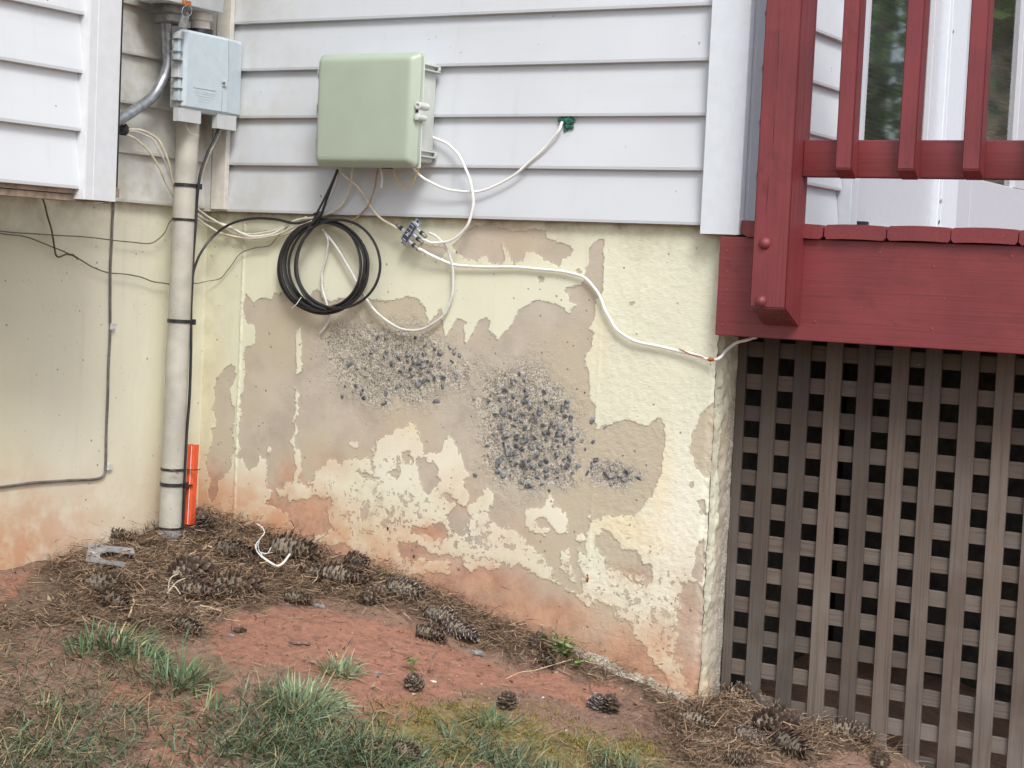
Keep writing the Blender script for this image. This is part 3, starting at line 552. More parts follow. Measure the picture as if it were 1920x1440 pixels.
m.prism(pr, -.012, 2.42, 2); m.build('corner_post', MTB, W3)
MB().box(.02, .33, -3.4, -.672, .018, 2.42).build('sheathing', M['sheath'], W3)
m = MB(); m.box(.0, .338, -3.4, -.675, -.002, .0165); m.build('plywood_soffit', M['ply'], W3)
MB().box(.295, .334, -3.4, -.70, -.016, -.0035).build('bottom_board', M['ply'], W3)
m = MB(); q = [PX(153, 382, .35), PX(175, 371, .35), PX(212, 372, .35), PX(190, 381, .36)]
m.add([*q, *[a-np.array([.002, 0, .0012]) for a in q]], [(0, 1, 2, 3), (7, 6, 5, 4), (0, 4, 5, 1), (1, 5, 6, 2), (2, 6, 7, 3), (3, 7, 4, 0)]); m.build('bent_flap', M['ply'], W3)
W4 = thing('siding_wall', 'white lap siding turning back behind the red deck post', 'wall', (1.405, .35, 0))
YD = PX(1577, 375, 1.4205)[1]
siding(W4, 'X', .042, YD-.002, -.003, NS, MB_, 1.4205)
MB().box(1.30, 1.4025, .082, YD, .010, 2.42).build('sheathing', M['sheath'], W4)

# ------------------------------------------------------------------ door (in the same wall plane as the returning siding)
DX = 1.422
def dy(px, py): return PX(px, py, DX)[1]
zt = 2.1; zb = .012
x0 = dy(1579, 375); xj = dy(1607, 300); xg0 = dy(1619, 262); xg1 = dy(1738, 262); xs1 = dy(1751.5, 262); xa1 = dy(1793, 262); xs2 = dy(1809, 262); xh0 = dy(1824, 262); xh1 = dy(1905, 262)
zg = PX(1903, 353, DX)[2]; YE = 3.35
DO = thing('glazed_door', 'white glazed patio door behind the red balusters', 'door', (DX, 1.6, .02))
def db(m, y0, y1, d0, d1, z0, z1, bev=0): m.box(DX-d1, DX-d0, y0, y1, z0, z1, bev)   # d = depth behind the door face, negative = proud
m = MB(); db(m, x0, x0+.03, -.022, .04, zb, zt, .002); db(m, x0+.0305, xj-.006, -.012, .04, zb, zt, .003); m.build('door_jamb', MT, DO)
m = MB(); db(m, xj-.005, xg0, -.002, .03, zg, zt, .002); db(m, xg1, xs1-.012, -.002, .03, zg, zt, .002); db(m, xj-.005, xs1-.012, -.002, .03, zb+.01, zg-.0005, .002)
db(m, xg0, xg1, -.0, .03, 2.0, zt); m.build('fixed_sash', M['door'], DO)
m = MB(); db(m, xs1-.0115, xs1, .010, .03, zb, zt); m.build('gap', M['sheath'], DO)
m = MB(); db(m, xs1+.001, xa1-.03, -.022, .03, zb, zt, .002); db(m, xs1+.02, xa1-.05, -.0245, -.0222, zb, zt, .001); db(m, xa1-.0295, xa1, -.014, .03, zb, zt, .002); a = m.build('astragal', M['doorw'], DO)
for px, py in ((1787, 59), (1764, 376)):
    s_ = PX(px, py, DX+.0245); MB().lathe(s_, (1, 0, 0), [(0, .005), (.0012, .0045), (.0016, .001)], 10).build('screw', M['steel'], a)
s_ = PX(1761, 416, DX+.0245); MB().lathe(s_, (1, 0, 0), [(0, .005), (.0006, .0048)], 10).build('plug', M['black'], a)
m = MB(); db(m, xa1+.0005, xh0, -.004, .03, zb+.01, zt, .002); db(m, xh0, xh1+.25, -.004, .03, zb+.01, zg-.0005, .002); db(m, xh1, xh1+.25, -.004, .03, zg, zt, .002); db(m, xh0, xh1, .0, .03, 2.0, zt); m.build('door_sash', M['door'], DO)
m = MB(); db(m, xg0-.002, xg1+.002, .012, .016, zg-.002, 2.002); m.build('glass_pane', MGLASS, DO)
m = MB(); db(m, xh0-.002, xh1+.002, .012, .016, zg-.002, 2.002); m.build('glass_pane', MGLASS, DO)
m = MB(); db(m, x0+.03, xh1+.25, -.05, .03, zb-.012, zb+.004, .002); m.build('threshold', M['steel'], DO)
s_ = PX(1612, 410, DX+.01); MB().box(DX-.002, DX+.03, s_[1]-.012, s_[1]+.012, .017, .045, .002).build('weather_block', M['black'], DO)
bl = MB()
for i in range(150):
    z = .03+i*.0130; v = [(DX-.05, x0, z), (DX-.05, YE, z), (DX-.062, YE, z+.0075), (DX-.062, x0, z+.0075)]; bl.add(v+[(p[0], p[1], p[2]-.0006) for p in v], [(0, 1, 2, 3), (7, 6, 5, 4), (0, 4, 5, 1), (2, 6, 7, 3)])
bl.build('window_blind', M['blind'], DO, stuff=True)
W5 = thing('siding_wall', 'white lap siding beyond the glazed door at the back of the deck', 'wall', (1.405, 3.0, 0))
siding(W5, 'X', xh1+.262, YE, -.003, NS, MB_, 1.4205)
RM = MB(); RM.box(.2, .25, .3, YE, -.2, 2.45); RM.box(.25, 1.355, x0-.2, x0-.15, -.2, 2.45); RM.box(.25, 1.355, YE-.05, YE, -.2, 2.45); RM.box(.25, 1.355, x0-.15, YE-.05, -.2, -.15); RM.box(.25, 1.355, x0-.15, YE-.05, 2.4, 2.45)
struct(RM.build('room_walls', M['interior']))

FB = thing('foundation_wall', 'added dark backing wall that keeps the holes of the wooden lattice black', 'wall', (2.2, .80, -.7))  # added backing wall under the deck so the lattice holes stay dark
MB().box(1.40, 3.24, .78, .84, -1.7, -.03).build('lattice_backing', M['interior'], FB)

# ------------------------------------------------------------------ deck
DK = thing('deck', 'dark red painted wooden deck corner with railing', 'deck', (1.9, .1, -.12))
xl = PY(1347, 500, -.02)[0]; XR = 3.3
m = MB(); m.box(xl, XR, -.02, .018, -.2275, -.0225, .002); rim = m.build('rim_board', MRX, DK)
for px, py in ((1362,471),(1364,487),(1362,510),(1362,544),(1356,571),(1353,609),(1649,474),(1528,604),(1747,617),(1897,482),(1750,500)):
    s_ = PY(px, py, -.02); MB().lathe(s_+np.array([0, .0004, 0]), (0, -1, 0), [(0, .0032), (.0006, .0032), (.0012, .0022), (.0009, .0012), (.0012, .0008)], 10).build('screw_head', MRX, rim)
px_ = [(1395, 1543), (1547, 1662), (1664, 1783), (1785, 1910), (1912, 2040), (2042, 2165), (2167, 2300), (2302, 2440), (2442, 2580)]
for i, (a, b_) in enumerate(px_):
    xa, xb = PY(a, 437, -.03)[0], PY(b_, 437, -.03)[0]; zc = -.006+random.uniform(-.001, .001); cup = .0022
    top = [(xa+(xb-xa)*t, zc+.0145-.0022*(2*t-1)**2*cup/.0022-(.005 if t in (0, 1) else 0)) for t in (0, .04, .3, .5, .7, .96, 1)]
    bot = [(xa+(xb-xa)*t, zc-.0145-.0018*(2*t-1)**2+(.006 if t in (0, 1) else 0)) for t in (1, .96, .7, .5, .3, .04, 0)]
    m = MB(); m.prism(top+bot, -.030-random.uniform(0, .004), 3.35, 1); m.build('deck_board', MRY, DK)
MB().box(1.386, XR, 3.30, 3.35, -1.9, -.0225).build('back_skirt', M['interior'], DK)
m = MB(); m.prism([(1.406, -.018), (1.445, -.018), (1.445, .010), (1.406, .010)], .02, 3.35, 1); m.build('ledger', MRY, DK)
for i in range(5):
    MB().box(1.446, XR, .36+i*.62, .40+i*.62, -.21, -.0225).build('joist', M['ply'], DK)
# post
pa, pb = PY(1420, 300, -.105)[0], PY(1487.5, 300, -.105)[0]
zf = PY(1430, 577, -.105)[2]
m = MB(); pr = [(-.105, zf), (-.105, 1.2), (-.0215, 1.2), (-.0215, zf-.034), (-.034, zf-.034)]
bm = bmesh.new(); n_ = len(pr); vv = [bm.verts.new((x, y, z)) for x in (pa, pb) for y, z in pr]
for i in range(n_): bm.faces.new((vv[i], vv[(i+1) % n_], vv[n_+(i+1) % n_], vv[n_+i]))
bm.faces.new(vv[:n_][::-1]); bm.faces.new(vv[n_:]); bmesh.ops.bevel(bm, geom=bm.edges[:], offset=.0025, segments=2, affect='EDGES'); m.bm(bm)
post = m.build('rail_post', MRZ, DK, smooth=True)
for px, py in ((1434, 456), (1426.5, 565)):
    s_ = PY(px, py, -.105); MB().lathe(s_, (0, -1, 0), [(-.001, .0125), (.001, .0125), (.004, .0112), (.007, .0080), (.009, .0045), (.0097, .001)], 24).build('bolt_head', MRZ, post, smooth=True)
# real drying cracks cut as thin dark slivers standing 0.3 mm proud of the paint
for (a, b_) in (((1461, 20), (1456, 170)), ((1452, 190), (1448, 300)), ((1441, 330), (1436, 400))):
    A, Bq = PY(*a, -.1053), PY(*b_, -.1053); mid = (A+Bq)/2+np.array([.0008, 0, 0]); m = MB(); m.tube([A, mid, Bq], [.0002, .0009, .0002], 5, ellip=.5); m.build('drying_crack', M['sheath'], post)
za, zb2 = PY(1505, 331, -.055)[2], PY(1505, 262, -.055)[2]
m = MB(); m.box(pb+.0005, XR, -.055, -.022, za, zb2, .003); m.build('bottom_rail', MRX, DK, smooth=True)
m = MB(); m.box(pb+.0005, XR, -.055, -.022, .86, .93, .003); m.build('top_rail', MRX, DK, smooth=True)
b0 = PY(1565, 310, -.09)[0]; pitch = .1255
for i in range(13):
    xa = b0+i*pitch; m = MB(); tw = random.uniform(-.003, .003); h1 = zb2-.058+random.uniform(-.003, .001)
    if xa+.034 > XR: break
    bm = bmesh.new(); pr = [(-.0895, h1), (-.0895, .95), (-.0555, .95), (-.0555, h1-.016), (-.0635, h1-.018)]; n_ = 5
    vv = [bm.verts.new((x+(tw if z > .9 else 0), y, z)) for x in (xa, xa+.0345) for y, z in pr]
    for j in range(n_): bm.faces.new((vv[j], vv[(j+1) % n_], vv[n_+(j+1) % n_], vv[n_+j]))
    bm.faces.new(vv[:n_][::-1]); bm.faces.new(vv[n_:]); bmesh.ops.bevel(bm, geom=bm.edges[:], offset=.0022, segments=2, affect='EDGES'); m.bm(bm)
    bo = m.build('baluster', MRZ, DK, smooth=True)
    for dz in (.012, .05): MB().lathe((xa+.017+random.uniform(-.003, .003), -.0893, h1+dz), (0, -1, 0), [(0, .0026), (.0007, .0024), (.0003, .001)], 8).build('screw_head', MRZ, bo)
# red painted scrap between post and corner
MB().box(1.436, 1.47, -.015, .012, -.018, .012, .002).build('filler_block', MRX, DK)

# ------------------------------------------------------------------ lattice
LT = thing('lattice_panel', 'weathered grey-brown wooden lattice closing off the space under the deck', 'lattice', (1.9, .128, -.7))
XL1 = 3.25; zmin = lambda x: float(gz(x, .12))-.03
k = -1
while True:
    xa = 1.4445+.0712*k+random.uniform(-.0012, .0012)
    if xa > XL1: break
    w_ = .0342+random.uniform(-.0012, .0012); xa0 = max(xa, 1.3885); t = random.uniform(-.0022, .0022)
    m = MB(); z0_ = zmin(xa); bm = bmesh.new(); bmesh.ops.create_cube(bm, size=1)
    for q in bm.verts:
        q.co = Vector((xa0 if q.co.x < 0 else xa+w_, .120 if q.co.y < 0 else .1288, z0_ if q.co.z < 0 else -.19)); q.co.x += t*(1 if q.co.z > -.5 else 0)
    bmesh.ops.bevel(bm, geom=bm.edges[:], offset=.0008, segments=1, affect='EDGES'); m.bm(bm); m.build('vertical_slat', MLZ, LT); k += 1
for j in range(-1, 20):
    zc = -.603+.0690*(5-j)
    if zc > -.2 or zc < -1.55: continue
    zc += random.uniform(-.001, .001); tl = random.uniform(-.005, .005); m = MB(); bm = bmesh.new(); bmesh.ops.create_cube(bm, size=1)
    for q in bm.verts: q.co = Vector((1.387 if q.co.x < 0 else XL1, .1292 if q.co.y < 0 else .1375, zc-.0165+(tl if q.co.x > 0 else 0) if q.co.z < 0 else zc+.0165+(tl if q.co.x > 0 else 0)))
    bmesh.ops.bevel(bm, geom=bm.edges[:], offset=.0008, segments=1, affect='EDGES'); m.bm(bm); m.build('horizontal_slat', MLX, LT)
MB().box(XL1, XL1+.04, .1, 3.35, -1.9, -.03).build('light_stop_board', M['sheath'], LT)  # added solid end out of view, stops side light leaking under the deck

# ------------------------------------------------------------------ green enclosure
GB = thing('utility_box', 'large sage green plastic utility box on the white siding', 'utility box', (.537, -.05, .235))
MB().box(.412, .662, -.082, -.002, .122, .350, .006).build('box_body', M['greenb'], GB, smooth=True)
cx0, cx1, cz0, cz1 = .399, .6785, .1075, .3625
bm = bmesh.new(); L_ = [(.0, -.080), (.0, -.094), (.004, -.0985), (.010, -.1105), (.016, -.1132), (.022, -.1138), (.034, -.1140)]
def rring(ins, y, r=.012, k=5):
    out = []
    for (cx, cz, a0) in ((cx1-ins-r, cz1-ins-r, 0), (cx0+ins+r, cz1-ins-r, 90), (cx0+ins+r, cz0+ins+r, 180), (cx1-ins-r, cz0+ins+r, 270)):
        for i in range(k):
            a = math.radians(a0+90*i/(k-1)); out.append((cx+r*math.cos(a), y, cz+r*math.sin(a)))
    return out
rings = [rring(i, y, max(.004, .012-i*.2)) for i, y in L_]; V = sum(rings, []); K = 20; F = []
for i in range(len(rings)-1):
    for j in range(K): F.append((i*K+j, i*K+(j+1) % K, (i+1)*K+(j+1) % K, (i+1)*K+j))
F.append(tuple(range((len(rings)-1)*K, len(rings)*K))); F.append(tuple(range(K))[::-1])
bm.free(); MB().add(V, F).build('box_cover', M['green'], GB, smooth=True)
MB().box(cx0-.0015, cx1+.0015, -.082, -.0785, cz0-.0015, cz1+.0015, .001).build('gasket_lip', M['greenb'], GB)
for py in (140, 205, 269):
    z = PY(588, py, -.085)[2]; m = MB(); m.box(.3925, .3985, -.092, -.078, z-.011, z-.008); m.box(.3925, .3985, -.092, -.078, z+.008, z+.011); m.box(.3905, .3930, -.092, -.078, z-.011, z+.011); m.build('hinge_loop', M['greenb'], GB)
for z in (.330, .137):
    m = MB(); m.box(.6625, .674, -.070, -.004, z+.008, z+.011, .001); m.box(.6625, .674, -.070, -.004, z-.004, z-.001, .001); m.lathe((.669, -.008, z+.0035), (0, -1, 0), [(0, .007), (.006, .007), (.006, .003), (.002, .003)], 14); m.box(.6625, .664, -.07, -.004, z-.001, z+.008)
    fo = m.build('mounting_foot', M['greenb'], GB)
    MB().lathe((.669, -.012, z+.0035), (0, -1, 0), [(0, .003), (.003, .003)], 10).build('screw', M['steel'], fo)
m = MB(); m.lathe((.6825, -.070, .243), (0, -1, 0), [(0, .0085), (.036, .0085), (.037, .007), (.037, .0045), (.034, .0045)], 18); m.box(.676, .686, -.105, -.075, .215, .236, .002); m.lathe((.682, -.075, .2175), (0, -1, 0), [(0, .007), (.033, .007), (.034, .004)], 14); lt = m.build('latch', M['greenb'], GB, smooth=True)
MB().box(.678, .685, -.1065, -.105, .228, .234).build('latch_slot', M['black'], lt)
for z in (.312, .150):
    MB().box(.6625, .6665, -.078, -.060, z-.012, z+.012, .001).build('cover_clip', M['greenb'], GB)
m = MB()
for i, (x, w_, h_) in enumerate([(0, .004, .004), (.0055, .003, .003), (.010, .004, .0045), (.0155, .003, .003), (.020, .005, .004)]): m.box(.421+x, .421+x+w_, -.1141, -.1133, .128, .128+h_)
m.build('raised_mark', M['green'], GB)

# ------------------------------------------------------------------ grey service box (faces right, on the set-back wall)
NB = thing('service_box', 'pale blue-grey telephone interface box above the grey pipe', 'utility box', (.07, -.15, .31))
Xf = .104
ya, yb, yc = PX(347, 60, Xf)[1], PX(430, 70, Xf)[1], PX(456, 90, .094)[1]
zt0 = PX(347, 54, Xf)[2]; zb0 = PX(340, 205, Xf)[2]
m = MB(); m.box(.066, .090, ya-.004, yc-.002, zb0+.004, zt0-.004, .005); m.build('box_body', M['nid2'], NB, smooth=True)
bm = bmesh.new(); prof = [(.082, ya), (.099, ya+.002), (Xf, ya+.012), (Xf, yb), (Xf-.002, yb+.006), (.092, yc-.002), (.082, yc+.001)]
def nring(z, ins): return [(x-(ins if 0 < i < 6 else 0), min(max(y, ya+ins), yc-ins*.3), z) for i, (x, y) in enumerate(prof)]
rs = [nring(zb0, .010), nring(zb0+.010, 0), nring(zt0-.006, 0), nring(zt0, .005)]; V = sum(rs, []); K = 7; F = []
for i in range(3):
    for j in range(K): F.append((i*K+j, (i+1)*K+j, (i+1)*K+(j+1) % K, i*K+(j+1) % K))
F += [tuple(range(K)), tuple(range(3*K, 4*K))[::-1]]; bm.free()
cv = MB().add(V, F).build('box_cover', M['nid'], NB)
# moulded lines of illegible text, door seam, latch
def relief(px0, py0, px1, py1, hgt_, X=Xf+.0003):
    A, Bq = PX(px0, py0, X), PX(px1, py1, X); MBx = MB(); MBx.tube([A, Bq], hgt_, 4, smooth=False); return MBx
for q in ((363,164,404,171,.0007),(366,169,403,178,.0004),(366,173,402,181,.0004),(368,178,401,186,.0005),(372,184,397,190,.0004),(371,189,394,194,.0004)):
    relief(*q).build('moulded_line', M['nid2'] if q[4] < .0006 else M['plate'], cv)
relief(428.5, 76, 428, 152, .0007).build('cover_seam', M['plate'], cv); relief(417, 170, 415, 211, .0007).build('cover_seam', M['plate'], cv)
A = PX(420, 161, Xf); m = MB(); m.box(Xf, Xf+.004, A[1]-.008, A[1]+.006, A[2]-.002, A[2]+.012, .001); lb = m.build('latch', M['nid2'], cv)
A = PX(420, 156, Xf+.005); m = MB(); m.lathe(A, (1, 0, 0), [(-.002, .0035), (.0015, .0035), (.002, .001)], 10); m.build('screw', M['steel'], cv)
for py in (72, 96, 112, 145, 165, 188): 
    A = PX(330, py, .09); MB().box(.078, .101, A[1]-.006, A[1]+.012, A[2]-.002, A[2]+.0006, .0005).build('hinge_pin', M['steel'], NB)
for a, b_ in ((72, 112), (146, 190)):
    A, Bq = PX(331, a, .09), PX(331, b_, .09); MB().box(.082, .098, A[1]-.002, A[1]+.008, Bq[2], A[2], .002).build('hinge_barrel', M['nid'], NB, smooth=True)
for (pa_, pb_, pyt, pyb) in ((331, 375, 208, 226), (404, 441, 215, 240)):
    A, Bq = PX(pa_, pyb, .098), PX(pb_, pyb, .098); m = MB(); zt_ = zb0+.004; zb_ = A[2]
    y0_, y1_ = A[1]+.004, Bq[1]+.002
    for bx in ((.0835, .0850, y0_, y1_), (.096, .099, y0_, y1_), (.0851, .0959, y0_, y0_+.003), (.0851, .0959, y1_-.003, y1_)): m.box(*bx, zb_, zt_)
    m.build('cable_port', M['nid2'], NB)
A = PX(457, 152, .08); m = MB(); m.tube([A+np.array([-.002, .012, -.010]), A+np.array([.012, .012, -.010]), A+np.array([.018, .012, 0]), A+np.array([.012, .012, .010]), A+np.array([-.002, .012, .010])], .0022, 6); m.build('hasp_ring', M['nid2'], NB)

# meter base above
ME = thing('meter_box', 'grey metal meter box cut off by the top of the view', 'meter box', (.09, -.2, .55))
y0_, y1_ = PX(318, 2, .115)[1], PX(420, 25, .115)[1]; zb_ = PX(370, 14, .115)[2]
m = MB(); m.box(.035, .115, y0_-.02, y1_, zb_, .85, .004); m.build('enclosure', M['nid2'], ME, smooth=True)
c = PX(316, 20, .060); 
for (dz0, r_) in ((-.0005, .041), (-.020, .036)): MB().lathe((.060, c[1], zb_+dz0), (0, 0, -1), [(0, r_), (.018, r_), (.021, r_-.003)], 28).build('hub_ring', M['hub'], ME, smooth=True)
c2 = PX(376, 40, .065); MB().lathe((.065, c2[1], zb_+.0), (0, 0, -1), [(0, .028), (.020, .028), (.0205, .023), (.04, .023)], 24).build('pipe_hub', M['race'], ME, smooth=True)
MB().lathe((.065, c2[1], zb_-.040), (0, 0, -1), [(0, .031), (.010, .031), (.011, .028)], 24).build('lock_nut', M['black'], ME, smooth=True)
LK = thing('seal_tag', 'small steel wire seal with metal tag hanging under the meter box', 'tag', PX(345, 30, .119))
A = PX(352, 8, .120); 
MB().tube([A, PX(344, 14, .12), PX(341, 24, .12), PX(346, 31, .12), PX(353, 31, .12), PX(359, 23, .12), PX(358, 14, .12), A], .0008, 5).build('wire_loop', M['zinc'], LK)
m = MB(); q = [PX(341, 28, .121), PX(355, 32, .121), PX(349, 54, .121), PX(335, 50, .121)]; m.add([*q, *[a-np.array([.002, 0, 0]) for a in q]], [(0, 1, 2, 3), (7, 6, 5, 4), (0, 4, 5, 1), (1, 5, 6, 2), (2, 6, 7, 3), (3, 7, 4, 0)]); m.build('tag_plate', M['steel'], LK)
m = MB(); m.box(.115, .121, A[1]-.014, A[1]+.012, A[2]-.003, A[2]+.008, .001); m.build('hasp', M['rust'], LK)

# ------------------------------------------------------------------ pipes and cables
def pts(lst, plane='Y', at=-.006): return [ (PY(x, y, (z[0] if z else at)) if plane == 'Y' else PX(x, y, (z[0] if z else at))) for x, y, *z in lst]
def cable(name, label, cat, P, r, mat, k=8, group=None, sub=6, parent=None):
    P = spline(np.asarray(P, float), 4); sd_ = random.uniform(0, 99); t_ = np.arange(len(P)); P = P+.0011*np.column_stack([np.sin(t_*.83+sd_)*np.sin(t_*.29+sd_), 0*t_, np.sin(t_*.71+2*sd_)*np.cos(t_*.37+sd_)])
    o = MB().tube(P, r, k, sub=2).build(name, mat, parent, smooth=True)
    return tag(o, label, cat, group) if parent is None else o
# service pipe
pt, pb3 = PX(352.5, 238, .055), PX(318.5, 990, .055)
pipe_dir = (pb3-pt)/np.linalg.norm(pb3-pt); RP = .0268
SPp = thing('service_pipe', 'thick grey plastic pipe running from the service box down into the soil', 'pipe', pb3)
tp = pt-pipe_dir*.03; bp = pb3+pipe_dir*.06
MB().lathe(tp, bp-tp, [(0, RP-.003), (0, RP), (np.linalg.norm(bp-tp), RP)], 36).build('pipe_run', M['pipe'], SPp, smooth=True)
s_ = pb3+pipe_dir*.004; MB().lathe(s_, pipe_dir, [(0, RP+.0002), (.001, RP+.002), (.06, RP+.002)], 36).build('pipe_collar', M['plate'], SPp, smooth=True)
def band(py, name, label, w=.007, head=True, gap=.0006):
    t_ = (PX(330, py, .055)[2]-pt[2])/(pipe_dir[2]); c = pt+pipe_dir*t_
    th = thing(name, label, 'cable tie', c, 'black ties around the grey pipe'); m = MB()
    R = RP+gap; L = [(-w/2, R), (-w/2, R+.0014), (w/2, R+.0014), (w/2, R)]; m.lathe(c, pipe_dir, L, 30); m.build('strap', M['black'], th, smooth=False)
    if head:
        u = PX(362, py+2, .055); d = (CR-.2*CF); d /= np.linalg.norm(d); h_ = c+np.array([.023, .019, -.001]); MB().box(h_[0]-.004, h_[0]+.007, h_[1]-.004, h_[1]+.008, h_[2]-w*.8, h_[2]+w*.8, .0012).build('strap_head', M['black'], th, smooth=True)
    return th
band(346, 'cable_tie', 'wide black strap round the pipe just below the service box', .0085)
band(411, 'cable_tie', 'thin black tie round the pipe at the foot of the siding', .006, False)
band(602, 'cable_tie', 'black strap halfway down the grey pipe', .0085)
t5 = band(879, 'cable_tie', 'black tie with loose tail holding the top of the orange duct', .006, False)
S1, S2 = PY(333, 881, -.126), PY(369, 881, -.127); MB().tube([S1, (S1+S2)/2+np.array([0, -.001, 0]), S2, S2+np.array([-.001, .012, 0])], .0024, 6, ellip=.5).build('strap', M['black'], t5)
A = PX(318, 880, .083); MB().tube([A, A+np.array([.004, .012, -.004]), A+np.array([.006, .024, -.012])], .0016, 6).build('tie_tail', M['greyc'], t5)
t6 = band(907, 'cable_tie', 'wide black strap crossing the left edge of the orange duct', .0085)
S1, S2 = PY(338, 909, -.126), PY(355, 910, -.128); MB().tube([S1, S2, S2+np.array([.001, .008, 0])], .0042, 8, ellip=.5).build('strap_head', M['black'], t6)
t7 = band(988, 'cable_tie', 'long black tie at the pipe foot with its tail on the soil', .0055, False)
MB().tube([PX(340, 988, .086), PX(360, 990, .10), PX(385, 996, .13), PX(403, 1001, .16)], .0026, 6, ellip=.6).build('tie_tail', M['black'], t7)
cable('metal_conduit', 'bent silver metal conduit curving from the meter box to the bay corner', 'conduit', pts([(312,14,.055),(312,45,.052),(314,82,.048),(314,120,.045),(304,154,.042),(284,184,.04),(250,208,.04),(206,234,.04)], 'X'), .0128, M['galv'], 20)
# raceway
RW = thing('cable_channel', 'cream square cable channel running up the siding behind the service box', 'channel', (.04, -.01, 0))
ra, rb = PY(396, 350, -.016)[0], PY(421, 350, -.016)[0]; MB().box(ra, rb, -.016, -.0005, .004, 2.3, .001).build('channel_cover', M['race'], RW)
# second pipe hidden behind box between pipe and raceway
cable('small_conduit', 'short beige pipe stub hidden below the service box beside the cable channel', 'pipe', pts([(388,215,.05),(386,300,.05),(385,330,.045)], 'X'), .008, M['pipe'], 14) if False else None
# duct seal + orange duct
def lump(name, label, cat, c, r, mat, seed=1, sc=(1, 1, 1), parent=None):
    bm = bmesh.new(); bmesh.ops.create_icosphere(bm, subdivisions=3, radius=1); rr = random.Random(seed); ph = [rr.uniform(0, 9) for _ in range(6)]
    for v in bm.verts:
        q = v.co.copy(); f = 1+.22*math.sin(4*q.x+ph[0])*math.sin(5*q.y+ph[1])+.18*math.sin(9*q.z+ph[2])*math.sin(8*q.x+ph[3])
        v.co = Vector((q.x*f*r*sc[0]+c[0], q.y*f*r*sc[1]+c[1], q.z*f*r*sc[2]+c[2]))
    o = MB().bm(bm).build(name, mat, parent, smooth=True); return tag(o, label, cat) if parent is None else o
lump('duct_seal', 'black putty sealing the cables where they leave the bay corner', 'putty', PX(231, 243, .03), .013, M['putty'], 3, (1, 1.2, 1))
OD = thing('orange_duct', 'split orange plastic duct piece tied beside the foot of the grey pipe', 'duct', PY(355, 985, -.10))
def duct():
    top, bot = PY(361, 832, -.115), PY(353, 983, -.115); d = bot-top; w = .0205; pr = []
    o, i = w/2, w/2-.0018
    ring = [(-o, .012), (-o, -.004), (-o*.7, -.0075), (o*.7, -.0075), (o, -.004), (o, .012), (i, .012), (i, -.003), (i*.7, -.0057), (-i*.7, -.0057), (-i, -.003), (-i, .012)]
    V = [];
    for c_ in (top, bot):
        for x, y in ring: V.append(c_+np.array([x*.86, y+x*.2, 0 if c_ is bot else -.002*abs(x/o)]))
    K = len(ring); F = [(j, (j+1) % K, K+(j+1) % K, K+j) for j in range(K)]+[(0, 1, 10, 11), (1, 2, 9, 10), (2, 3, 8, 9), (3, 4, 7, 8), (4, 5, 6, 7)]
    F += [tuple(K+q for q in f[::-1]) for f in F[K:]]
    MB().add(V, F).build('duct_shell', M['orange'], OD)
    A, Bq = top+np.array([.0045, -.0080, -.004]), bot+np.array([.0045, -.0080, .001]); MB().tube([A, Bq], .0008, 4, smooth=False).build('white_stripe', M['white'], OD)
duct()
# black cable beside the pipe
cable('black_cable', 'black cable dropping from the service box down beside the grey pipe', 'cable', pts([(411,232,.085),(404,258,.085),(392,282,.085),(381,308,.085),(373,340,.085),(368,400,.08),(363,470,.078),(360,540,.078),(358,620,.078),(357,700,.078),(353,780,.078),(348,850,.078),(345,920,.078),(343,985,.078),(340,1010,.078)], 'X'), .0036, M['black'], 8)
cable('cream_cable', 'thin cream wire tucked behind the black cable below the service box', 'cable', pts([(415,240,.07),(404,266,.07),(390,295,.07),(379,325,.07),(373,350,.07),(371,375,.065)], 'X'), .0024, M['cream'])
cable('ground_wire', 'thin curved wire end hanging from the left port of the service box', 'wire', pts([(346,222,.088),(350,238,.09),(360,250,.09),(374,255,.09)], 'X'), .0009, M['cream'], 6)
cable('cream_cable', 'upper cream cable arching from the black putty to the grey pipe', 'cable', pts([(236,241,.03),(262,244,.04),(288,255,.045),(304,275,.05),(316,305,.05),(324,340,.04),(330,365,.03)], 'X'), .0030, M['cream'])
cable('cream_cable', 'middle thin cream cable arching just under the upper one to the grey pipe', 'cable', pts([(238,245,.03),(262,249,.04),(286,262,.045),(300,285,.05),(314,315,.045),(326,350,.035)], 'X'), .0022, M['greyw'])
cable('cream_cable', 'lowest cream cable hanging from the black putty to the grey pipe', 'cable', pts([(235,252,.03),(258,263,.04),(280,285,.045),(296,310,.045),(310,340,.04),(324,368,.03)], 'X'), .0026, M['cream'])
LW = [(0,433),(60,438),(130,442),(200,449),(250,455),(285,455),(305,440),(318,418),(328,405)]
cable('thin_wire', 'upper thin olive wire strung across the left foundation wall to the pipe', 'wire', pts(LW, 'X', -.002), .0016, M['thin'], 6)
cable('thin_wire', 'lower thin olive wire sagging across the left foundation wall', 'wire', pts([(0,438),(45,443),(100,463),(150,487),(175,502),(205,511),(245,515),(265,520),(290,529),(318,533)], 'X', -.002), .0017, M['thin'], 6)
cable('thin_wire', 'thin brown wire curving down the corner right of the grey pipe', 'wire', pts([(345,533,-.10),(362,532,-.05),(385,528,-.006),(413,521,.012),(430,503,.012),(450,477,.010),(475,465,.008),(503,461,.006),(520,445,.004),(540,424,.002)], 'Y'), .0013, M['thin'], 6)
cable('dead_vine', 'dry brown vine stem with a curled leaf hanging under the bay', 'vine', pts([(76,362),(84,385),(93,418),(100,450),(103,470),(109,482),(118,479),(128,477),(136,478),(143,482),(146,486)], 'X', .0), .0022, plain('dry_vine', (.12, .085, .045), .9, var=.4), 6)
BC = thing('black_cable', 'black cable clipped down the left foundation wall and bending left above the soil', 'cable', PX(205, 640, -.01))
